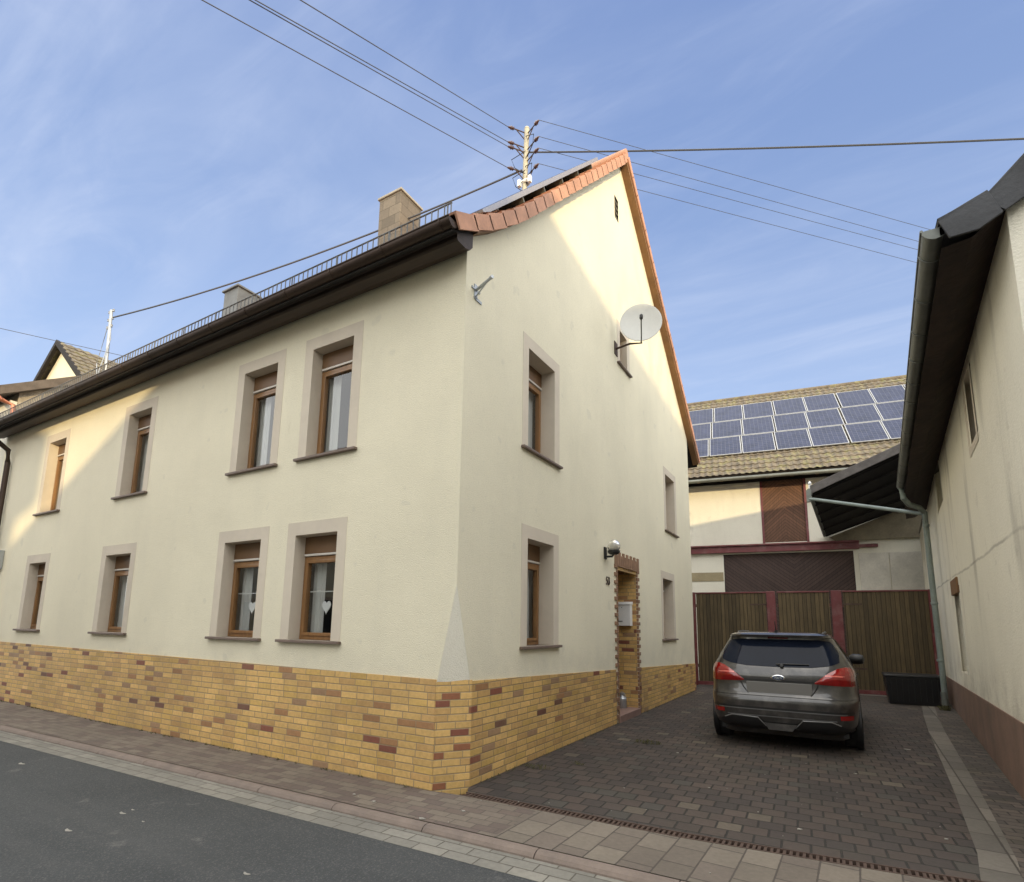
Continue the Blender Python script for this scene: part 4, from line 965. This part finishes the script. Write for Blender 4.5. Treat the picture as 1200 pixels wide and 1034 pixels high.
#  z,   w,    yr,   yf
SL = [(.19, .80, .16, 4.35), (.24, .86, .07, 4.45), (.33, .895, .03, 4.52), (.42, .905, .015, 4.54), (.50, .91, .01, 4.55), (.56, .912, .0, 4.56), (.60, .913, .0, 4.56), (.635, .913, .012, 4.56), (.66, .912, .04, 4.55),
      (.70, .91, .065, 4.54), (.80, .908, .075, 4.50), (.88, .902, .072, 4.42), (.92, .898, .070, 4.30), (.97, .893, .085, 4.05), (1.02, .880, .115, 3.75), (1.06, .862, .145, 3.45), (1.10, .842, .175, 3.25), (1.20, .800, .255, 3.0), (1.30, .752, .335, 2.75), (1.38, .712, .400, 2.5),
      (1.425, .685, .40, 2.35), (1.435, .675, .30, 2.3), (1.465, .655, .285, 2.2), (1.485, .62, .32, 2.1), (1.50, .54, .42, 2.0), (1.508, .40, .60, 1.85), (1.512, .2, .9, 1.6), (1.513, .0, 1.2, 1.4)]
NE = 7.0
SL = [(z_, w_*(1.045 if z_ < 1.0 else 1.045-.045*min(1, (z_-1.0)/.4)), a_, b_) for z_, w_, a_, b_ in [(.12, .80, .22, 4.3)]+SL]
def slp(z):
    for (a, b) in zip(SL, SL[1:]):
        if z <= b[0]: t = (z-a[0])/(b[0]-a[0]); return [a[i]+(b[i]-a[i])*t for i in range(4)]
    return list(SL[-1])
def yrear(x, z):
    _, w, yr, yf = slp(z); L_ = (yf-yr)/2; q = min(.99999, abs(x)/w); return (yr+yf)/2-L_*(1-q**NE)**(1/NE)
def xside(y, z):
    _, w, yr, yf = slp(z); L_ = (yf-yr)/2; q = min(.99999, abs(y-(yr+yf)/2)/L_); return w*(1-q**NE)**(1/NE)
def C3(x, y, z): return Vector((CX+x, CY+y, z+UPZ))
def CW(x, y, z): return Vector((CX+x, CY+y, z))
m = MB(); nph = 120; rows = []
for (z, w, yr, yf) in SL:
    row = []
    for k in range(nph+1):
        ph_ = 2*math.pi*k/nph; c_, s_ = math.cos(ph_), math.sin(ph_)
        f = (abs(c_)**NE+abs(s_)**NE)**(-1/NE)
        row.append(C3(w*c_*f, (yr+yf)/2+(yf-yr)/2*s_*f, z))
    rows.append(row)
m.grid(rows); m.add(rows[0][:-1], [tuple(range(nph))])
body = m.build('body', M['paint'], car)
def rpatch(x0, x1, zt, zb, n=24, k=4, off=.004, m=None):
    m = m or MB(); rows = []
    for j in range(k+1):
        r_ = []
        for i in range(n+1):
            x = x0+(x1-x0)*i/n; z = zb(x)+(zt(x)-zb(x))*j/k; r_.append(C3(x, yrear(x, z)-off, z))
        rows.append(r_)
    m.grid(rows); return m
def lerp1(pts):
    def f(x):
        x = abs(x)
        if x <= pts[0][0]: return pts[0][1]
        for (a, b), (c, d) in zip(pts, pts[1:]):
            if x <= c: return b+(d-b)*(x-a)/(c-a)
        return pts[-1][1]
    return f
# rear window
wt = lerp1([(0, 1.405), (.5, 1.400), (.64, 1.385), (.68, 1.34), (.72, 1.27), (.78, 1.13)]); wb = lerp1([(0, 1.035), (.4, 1.042), (.62, 1.072), (.78, 1.13)])
wb2 = lambda x: min(wb(x), wt(x))
rpatch(-.735, .735, wt, wb2, 48, 8, .005).build('rear_window', M['cglass'], car)
# dark seam under the window / tailgate shut lines
rpatch(-.44, .44, lambda x: .862, lambda x: .843, 20, 1, .006).build('tailgate_trim', M['chromed'] if 'chromed' in M else M['blk'], car)
m = MB()
for sg in (-1, 1):
    p = [(.47, .83), (.47, .81), (.445, .76), (.41, .71), (.38, .68)]
    for a, b in zip(p, p[1:]):
        m.tube([C3(sg*a[0], yrear(a[0], a[1])-.002, a[1]), C3(sg*b[0], yrear(b[0], b[1])-.002, b[1])], .007, 5)
    m.tube([C3(sg*x, yrear(x, z)-.0, z) for x, z in [(.80, 1.07), (.83, 1.11), (.80, 1.2), (.745, 1.33), (.70, 1.41)]], .004, 5)
m.tube([C3(x, yrear(x, .648)-.001, .648) for x in [-.9+.06*k for k in range(31)]], .006, 5)
m.build('shut_lines', M['blk'], car)
# tail lights
lt = lerp1([(.43, .855), (.50, .91), (.60, .985), (.70, 1.04), (.78, 1.06), (.84, 1.055), (.895, 1.01)]); lb_ = lerp1([(.43, .84), (.50, .832), (.895, .815)])
for sg in (-1, 1):
    m = MB(); rows = []
    for j in range(7):
        r_ = []
        for i in range(31):
            x = .43+(.893-.43)*(1-(1-i/30)**1.6); z = lb_(x)+(lt(x)-lb_(x))*j/6; w_ = slp(z)[1]; x2 = min(x, w_*.9999)
            bulge = .022*math.sin(math.pi*min(1, j/6*1.0))*min(1, (x-.43)/.1)
            r_.append(C3(sg*(x2+.003), yrear(x2, z)-.006-bulge, z))
        rows.append(r_)
    m.grid(rows)
    tl = m.build('tail_light', M['clens'], car)
    m = MB(); rows = []
    for j in range(3):
        r_ = []
        for i in range(15):
            x = .56+.30*i/14; z = .940-.02*(i/14)+.016*j/2+ .01*math.sin(i/14*3); x2 = x; bl_ = .022*math.sin(math.pi*(z-lb_(x))/(lt(x)-lb_(x)))
            r_.append(C3(sg*x2, yrear(x2, z)-.008-bl_, z))
        rows.append(r_)
    m.grid(rows); m.build('light_bar', M['clens2'], tl)
# badge: oval with lettering
bz = .895; by = yrear(0, bz)
m = MB(); m.lathe((0, 0, 0), (0, 0, 1), [(0, .012), (.042, .010), (.05, .004), (.05, 0)], 32)
for v in m.v: x_, y_, z_ = v; v.x, v.y, v.z = CX+x_*1.75, CY+by-.004-z_, bz+UPZ+y_*.75
bd = m.build('badge', M['chrome'], car)
m = MB(); m.lathe((0, 0, 0), (0, 0, 1), [(0, .0145), (.036, .0135), (.040, .010)], 32)
for v in m.v: x_, y_, z_ = v; v.x, v.y, v.z = CX+x_*1.75, CY+by-.004-z_, bz+UPZ+y_*.72
m.build('badge_field', P('badge_blue', (.05, .07, .13), .2, .1, 5, coat=1), bd)
MT = Matrix.Translation((CX, CY+by-.020, bz+UPZ-.013)) @ Matrix.Rotation(R(90), 4, 'X')
text_obj('badge_script', 'Ford', .046, MT, M['chrome'], bd, .001, shear=.35)
# plate
m = MB(); m.box(C3(-.40, .055, .665), C3(.40, .072, .83)); m.build('number_plate', M['plate'], car, .004)
# high brake light, spoiler edge shade
rpatch(-.13, .13, lambda x: 1.428, lambda x: 1.412, 8, 1, .006).build('brake_light', P('dark_red_lens', (.16, .01, .01), .3), car)
# rear wiper
m = MB(); m.tube([C3(.05, yrear(.05, 1.05)-.03, 1.05), C3(-.02, yrear(-.02, 1.075)-.022, 1.075), C3(.38, yrear(.38, 1.085)-.022, 1.08)], .010, 6); m.lathe(C3(.05, yrear(.05, 1.045)-.0, 1.045), (0, -1, .4), [(0, .045), (.022, .04), (.028, 0)], 12); m.build('rear_wiper', M['blk'], car)
# bumper: dark insert band, chrome-ish lines, reflectors, diffuser
rpatch(-.86, .86, lambda x: .50, lambda x: .475, 60, 1, .004).build('bumper_gap', M['blk'], car)
M['satin'] = P('satin_trim', (.17, .17, .17), .35, .1, 6, metal=.4)
m = rpatch(-.78, .78, lambda x: .475-.0, lambda x: .462, 50, 1, .010); rpatch(-.66, .66, lambda x: .392, lambda x: .378, 50, 1, .012, m); m.build('bumper_trim', M['satin'], car)
dt = lerp1([(0, .345), (.24, .345), (.34, .355), (.7, .35), (.86, .33)]); db = lambda x: .195
rpatch(-.86, .86, lerp1([(0, .30), (.17, .30), (.25, .355), (.60, .365), (.74, .31), (.86, .27)]), db, 60, 4, .008).build('diffuser', M['blk'], car)
m = MB(); m.tube([C3(x, yrear(abs(x), z)-.012, z) for x, z in [(-.70, .33), (-.6, .372), (-.27, .36), (-.18, .255), (0, .245), (.18, .255), (.27, .36), (.6, .372), (.70, .33)]], .009, 6); m.build('diffuser_lip', M['satin'], car)
m = MB()
m.prism([C3(x, .02, z) for x, z in [(-.20, .30), (.20, .30), (.14, .215), (-.14, .215)]], (0, -.012, 0)); m.build('diffuser_centre', M['paint'], car)
for sg in (-1, 1):
    m = MB(); rows = []
    for j in range(3): rows.append([C3(sg*x, yrear(x, .40+.028*j)-.009, .40+.028*j) for x in (.70, .74, .78, .82, .85)])
    m.grid(rows); m.build('reflector', M['clens'], car)
# roof rails, antenna
for sg in (-1, 1):
    m = MB(); m.tube([C3(sg*.55, .60, 1.485), C3(sg*.57, .8, 1.503), C3(sg*.58, 1.2, 1.510), C3(sg*.575, 1.9, 1.505), C3(sg*.56, 2.05, 1.48)], .013, 8); m.build('roof_rail', M['satin'], car)
m = MB(); m.tube([C3(-.03, .55, 1.50), C3(-.03, .50, 1.56), C3(-.03, .42, 1.66)], .010, 6, r2=.004); m.lathe(C3(-.03, .56, 1.495), (0, 0, 1), [(0, .04), (.02, .035), (.03, 0)], 10); m.build('antenna', M['blk'], car)
# side glass, mirrors, wheels, arches, handles
for sg in (-1, 1):
    m = MB()
    for (ya, yb) in [(.62, 1.30), (1.36, 2.10), (2.16, 2.85)]:
        rows = []
        for j in range(7):
            r_ = []
            for i in range(11):
                z = 1.115+(1.395-1.115)*j/6; y = ya+(yb-ya)*i/10
                if ya < .7: y += (1-i/10)*.18*j/6
                if yb > 2.5: y -= (i/10)*.55*j/6
                r_.append(C3(sg*(xside(y, z)+.004), y, z))
            rows.append(r_)
        m.grid(rows)
    m.build('side_window', M['cglass'], car)
    m = MB(); c = C3(sg*1.0, 2.88, 1.06); m.lathe(c, (sg, -.15, 0), [(0, -.12), (.055, -.11), (.085, -.06), (.088, .03), (.07, .09), (0, .115)], 18); m.tube([C3(sg*.82, 2.88, 1.0), C3(sg*.92, 2.88, 1.02)], .03, 8)
    m.build('door_mirror', M['paintd'] if 'paintd' in M else M['blk'], car)
    for y in (1.45, 2.45): MB().tube([C3(sg*(xside(y, .9)+.02), y, .90), C3(sg*(xside(y, .9)+.02), y+.18, .905)], .012, 6).build('door_handle', M['paint'], car)
    for yw in (.88, 3.56):
        m = MB(); pr_ = [(0, -.01)]
        m.lathe(CW(sg*.937, yw, .345), (sg, 0, 0), [(.30, -.06), (.345, .010), (.355, .010), (.365, .0), (.365, -.06)], 36); m.build('wheel_arch', M['blk'], car)
        m = MB(); m.lathe(CW(sg*.90, yw, .34), (sg, 0, 0), [(0, .036), (.35, .036)], 36); m.build('wheel_well', M['blk'], car)
        m = MB(); m.lathe(CW(sg*.835, yw, .322), (sg, 0, 0), [(.20, -.11), (.29, -.11), (.315, -.09), (.318, 0), (.315, .09), (.29, .115), (.21, .12), (.20, .10)], 40); wh = m.build('wheel', M['rubber'], car)
        m = MB(); m.lathe(CW(sg*.835, yw, .322), (sg, 0, 0), [(.215, .118), (.205, .115), (.19, .07), (.06, .06), (.05, .11), (0, .112)], 30)
        for k in range(5):
            a = 2*math.pi*k/5; dv = Vector((0, math.cos(a), math.sin(a))); cc = CW(sg*.945, yw, .322)+dv*.12; m.obox(cc, (1, 0, 0), dv, Vector((1, 0, 0)).cross(dv), .012, .09, .024)
        m.build('rim', M['satin'], wh)
m = MB(); m.box(C3(-.78, .30, .15), C3(.78, 4.2, .22)); m.build('underbody', M['blk'], car)
m = MB(); rows = []
for j in range(7):
    z = 1.09+.30*j/6; r_ = []
    for i in range(21):
        _, w, yr, yf = slp(z); x = -w*.86+w*1.72*i/20; q = abs(x)/w; y = (yr+yf)/2+(yf-yr)/2*(1-q**NE)**(1/NE); r_.append(C3(x, y+.004, z+.002))
    rows.append(r_)
m.grid(rows); m.build('windscreen', M['cglass'], car)
for sg in (-1, 1):
    m = MB(); m.lathe(C3(sg*.66, 4.36, .72), (sg*.25, 1, .15), [(0, .12), (.07, .10), (.11, .02), (.11, -.05)], 16); m.build('headlight', M['chrome'], car)

# ------------------------------------------------------------------ houses across the street (unseen; the rotated ones added and shaped to throw the shade)
SAZ = math.atan2(-.8, 1.0); hv = Vector((math.cos(SAZ), math.sin(SAZ), 0)); nv = Vector((-math.sin(SAZ), math.cos(SAZ), 0))
TE = .133
def sp(p, h, z): return nv*p+hv*h+Vector((0, 0, z))
def far_house(nm, lb, prof, h0, h1, ridge_axis='h'):
    t = thing(nm, lb, 'house', sp(prof[0][0], h0, 0))
    walls = MB(); walls.prism([sp(p, h0+.0, z-.25) if z > 1 else sp(p, h0, z) for p, z in prof], hv*(h1-h0)); walls.build('wall', M['plaster_w'], t)
    up = [q for q in prof if q[1] > 1]
    m = MB()
    for a, b in zip(up, up[1:]):
        if abs(a[0]-b[0]) < .3: continue
        m.prism([sp(a[0], h0-.3, a[1]-.2), sp(b[0], h0-.3, b[1]-.2), sp(b[0], h0-.3, b[1]), sp(a[0], h0-.3, a[1])], hv*(h1-h0+.6))
    m.build('roof', M['rooftile'], t)
    w = (prof[-1][0]-prof[0][0])
    for k in range(3):
        for z in (1.2, 4.0, 6.6):
            p = prof[0][0]+w*(k+.5)/3; 
            if z > min(q[1] for q in up)-1.6: continue
            m = MB(); m.prism([sp(p-.45, h0-.02, z), sp(p+.45, h0-.02, z), sp(p+.45, h0-.02, z+1.4), sp(p-.45, h0-.02, z+1.4)], hv*.05); m.build('window', M['cglass'], t)
    return t
far_house('shade_house', 'plain gabled house across the street with a low pitched roof, added to cast shade', [(-7.3, 0), (-7.3, 6.0), (-.3, 10.15), (3.2, 8.1), (3.2, 0)], 13, 23)
far_house('shade_house', 'tall narrow gabled house across the street left of the low pitched one, added to cast shade', [(-15, 0), (-15, 8.1), (-10.8, 11.3), (-6.65, 8.2), (-7.32, 8.0), (-7.35, 0)], 13.0, 22)
t = thing('shade_house', 'long eaves-fronted house farther across the street, added to cast shade', 'house', sp(0, 18, 0))
m = MB(); m.prism([sp(.2, 16.5, 0), sp(.2, 16.5, 7.4), sp(.2, 20, 10.35), sp(.2, 23.5, 7.4), sp(.2, 23.5, 0)], nv*9.2); m.build('wall', M['plaster_w'], t)
m = MB(); m.prism([sp(-.1, 16.1, 7.2), sp(-.1, 20, 10.5), sp(-.1, 20, 10.3), sp(-.1, 16.1, 7.0)], nv*9.8); m.prism([sp(-.1, 20, 10.5), sp(-.1, 23.9, 7.2), sp(-.1, 23.9, 7.0), sp(-.1, 20, 10.3)], nv*9.8); m.build('roof', M['rooftile'], t)
for k in range(4):
    for z in (1.2, 4):
        m = MB(); m.prism([sp(1+k*2.2, 16.48, z), sp(2+k*2.2, 16.48, z), sp(2+k*2.2, 16.48, z+1.4), sp(1+k*2.2, 16.48, z+1.4)], hv*.05); m.build('window', M['cglass'], t)

# bare roadside tree whose twigs streak the sunlit gable
rnd = random.Random(11); tb = sp(4.3, 15.2, -.05)
TR = thing('bare_tree', 'leafless tree at the edge of the street opposite the gable', 'tree', tb)
trunk = MB(); twigs = MB()
def branch(a, d, L_, r_, lv):
    b_ = a+d*L_*.5+Vector((rnd.uniform(-.1, .1), rnd.uniform(-.1, .1), 0))*L_*.3; c_ = a+d*L_
    (trunk if lv < 2 else twigs).tube([a, b_, c_], r_, 6 if lv < 2 else 4, True, r_*.62)
    if lv >= 5: return
    for k in range(3 if lv < 4 else 2):
        ax2 = Vector((rnd.gauss(0, 1), rnd.gauss(0, 1), rnd.gauss(0, .5))).normalized(); nd = (d+ax2*(.55 if lv else .6)+Vector((0, 0, .12))).normalized()
        branch(a+d*L_*(1 if k == 0 else rnd.uniform(.55, .95)), nd, L_*rnd.uniform(.62, .8), r_*.6, lv+1)
branch(tb, Vector((0, 0, 1)), 5.0, .16, 0)
trunk.build('trunk', M['verge_wood'], TR); twigs.build('crown', M['verge_wood'], TR)
for (xa, xb, ez, rz_, lb) in [(-3.6, -12.4, 5.6, 8.8, 'low eaves-fronted house directly across the street from the long facade'), (-12.8, -24, 6.2, 9.6, 'higher eaves-fronted house at the far left across the street')]:
    t = thing('street_house', lb, 'house', (xa, -8.2, 0))
    MB().prism([(xa, -8.2, -.06), (xa, -8.2, ez), (xa, -12.2, rz_-.1), (xa, -16.2, ez), (xa, -16.2, -.06)], (xb-xa, 0, 0)).build('wall', M['plaster'] if xa > -10 else M['plaster_w'], t)
    for yy in (-7.85, -16.5):
        MB().prism([(xa+.25, yy, ez-.15), (xa+.25, -12.2, rz_+.08), (xa+.25, -12.2, rz_-.06), (xa+.25, yy, ez-.3)], (xb-xa-.5, 0, 0)).build('roof', M['rooftile'], t)
    n = int((xa-xb)/2.2)
    for k in range(n):
        for z in (1.1, 3.7):
            xc = xa-1.3-k*2.2; w_ = MB().box((xc-.5, -8.21, z), (xc+.5, -8.15, z+1.35)).build('window', M['trim'], t)
            MB().box((xc-.4, -8.16, z+.1), (xc+.4, -8.14, z+1.25)).build('pane', M['cglass'], w_)
sheet('far_pavement', [(-60, -8.6), (60, -8.6), (60, -7.2), (-60, -7.2)], -.01, M['pave'])

# ------------------------------------------------------------------ camera
f_, py_ = 637.6, 632.5
yaw, pit, rol = R(30.52), R(8.95), R(.86)
fwd = Vector((-math.sin(yaw)*math.cos(pit), math.cos(yaw)*math.cos(pit), math.sin(pit)))
rt = Vector((math.cos(yaw), math.sin(yaw), 0)); up = rt.cross(fwd)
r2 = rt*math.cos(rol)+up*math.sin(rol); u2 = up*math.cos(rol)-rt*math.sin(rol)
cam = bpy.data.cameras.new('camera'); co = bpy.data.objects.new('camera', cam); COL.objects.link(co)
mw = Matrix((r2, u2, -fwd)).transposed().to_4x4(); mw.translation = Vector((3.26, -4.45, 1.6)); co.matrix_world = mw
cam.sensor_width = 36; cam.lens = f_/1200*36; cam.shift_y = (py_-517)/1200; cam.clip_end = 2000; cam.clip_start = .05
S.camera = co

# ------------------------------------------------------------------ light
EL = math.atan(TE); sundir = Vector((math.cos(SAZ)*math.cos(EL), math.sin(SAZ)*math.cos(EL), math.sin(EL)))
sl_ = bpy.data.lights.new('sun', 'SUN'); sl_.energy = 2.0; sl_.angle = R(.8); sl_.color = (1.0, .77, .42)
so = bpy.data.objects.new('sun', sl_); COL.objects.link(so); so.rotation_euler = (-sundir).to_track_quat('-Z', 'Y').to_euler()
w = bpy.data.worlds.new('World'); S.world = w; w.use_nodes = True; nt = w.node_tree; N = NB(nt)
bg = nt.nodes['Background']; SKYK = 4.0; GLOW = 6.9
sk = N.n('ShaderNodeTexSky'); sk.sky_type = 'NISHITA'; sk.sun_disc = False; sk.sun_elevation = EL; sk.sun_rotation = math.atan2(sundir.x, sundir.y)
sk.air_density = 1.0; sk.dust_density = 1.0; sk.ozone_density = 1.0
tc = N.n('ShaderNodeTexCoord'); x, y, z = N.sep(tc.outputs['Generated'])
# thin high cirrus: direction projected on a plane overhead
zz = N.math('MAXIMUM', z, .08); px = N.math('DIVIDE', x, zz); py = N.math('DIVIDE', y, zz)
mp = N.n('ShaderNodeMapping'); N.l(N.comb(px, py, 0.0), mp.inputs[0]); mp.inputs['Rotation'].default_value = (0, 0, R(38)); mp.inputs['Scale'].default_value = (.55, 1.9, 1)
c1 = N.noise(mp.outputs[0], .9, 8, .55, 1.1); c2 = N.noise(N.comb(px, py, 3.0), .45, 5, .5, .3)
c3 = N.noise(mp.outputs[0], 3.2, 8, .62, .8); cl = N.math('MULTIPLY', N.math('ADD', N.mr(c1, .40, .80, 0, .8, True), N.mr(c3, .42, .8, 0, .35, True)), N.mr(c2, .30, .62, .25, 1))
skc = N.mix(1.0, sk.outputs[0], (1.0, 1.05, 1.15), 'MULTIPLY')
grad = N.ramp(N.mr(z, .0, .9), [(0, (.60, .70, .95)), (.35, (.46, .58, .88)), (.7, (.27, .385, .70)), (1, (.22, .32, .64))])
gs = N.n('ShaderNodeVectorMath', operation='SCALE'); N.l(grad, gs.inputs[0]); gs.inputs['Scale'].default_value = SKYK
base = N.mix(.75, skc, gs.outputs[0])
base = N.mix(N.math('MULTIPLY', cl, .85), base, (SKYK*.66, SKYK*.74, SKYK*.93))
dt_ = N.math('MULTIPLY', y, -1.0)
gl_ = N.math('MULTIPLY', N.math('MAXIMUM', N.mr(dt_, -.10, .16, 0, 1, True), N.math('MAXIMUM', N.mr(z, .83, .93, 0, 1.5, True), N.mr(x, .36, .85, 0, 1.15, True))), N.mr(z, -.02, .05))  # glow added to sky outside the view, brightens the shaded walls
gv = N.n('ShaderNodeVectorMath', operation='SCALE'); gv.inputs[0].default_value = (1.0, .94, .78); N.l(N.math('MULTIPLY', gl_, GLOW), gv.inputs['Scale'])
ad = N.n('ShaderNodeVectorMath', operation='ADD'); N.l(base, ad.inputs[0]); N.l(gv.outputs[0], ad.inputs[1]); col = ad.outputs[0]
N.l(col, bg.inputs[0]); bg.inputs[1].default_value = .15
S.view_settings.view_transform = 'Standard'; S.view_settings.look = 'None'; S.view_settings.gamma = 1; S.view_settings.exposure = 0.85
S.render.engine = 'CYCLES'; S.cycles.max_bounces = 6; S.cycles.transparent_max_bounces = 8

for o in bpy.data.objects:
    if '_org' in o: del o['_org']
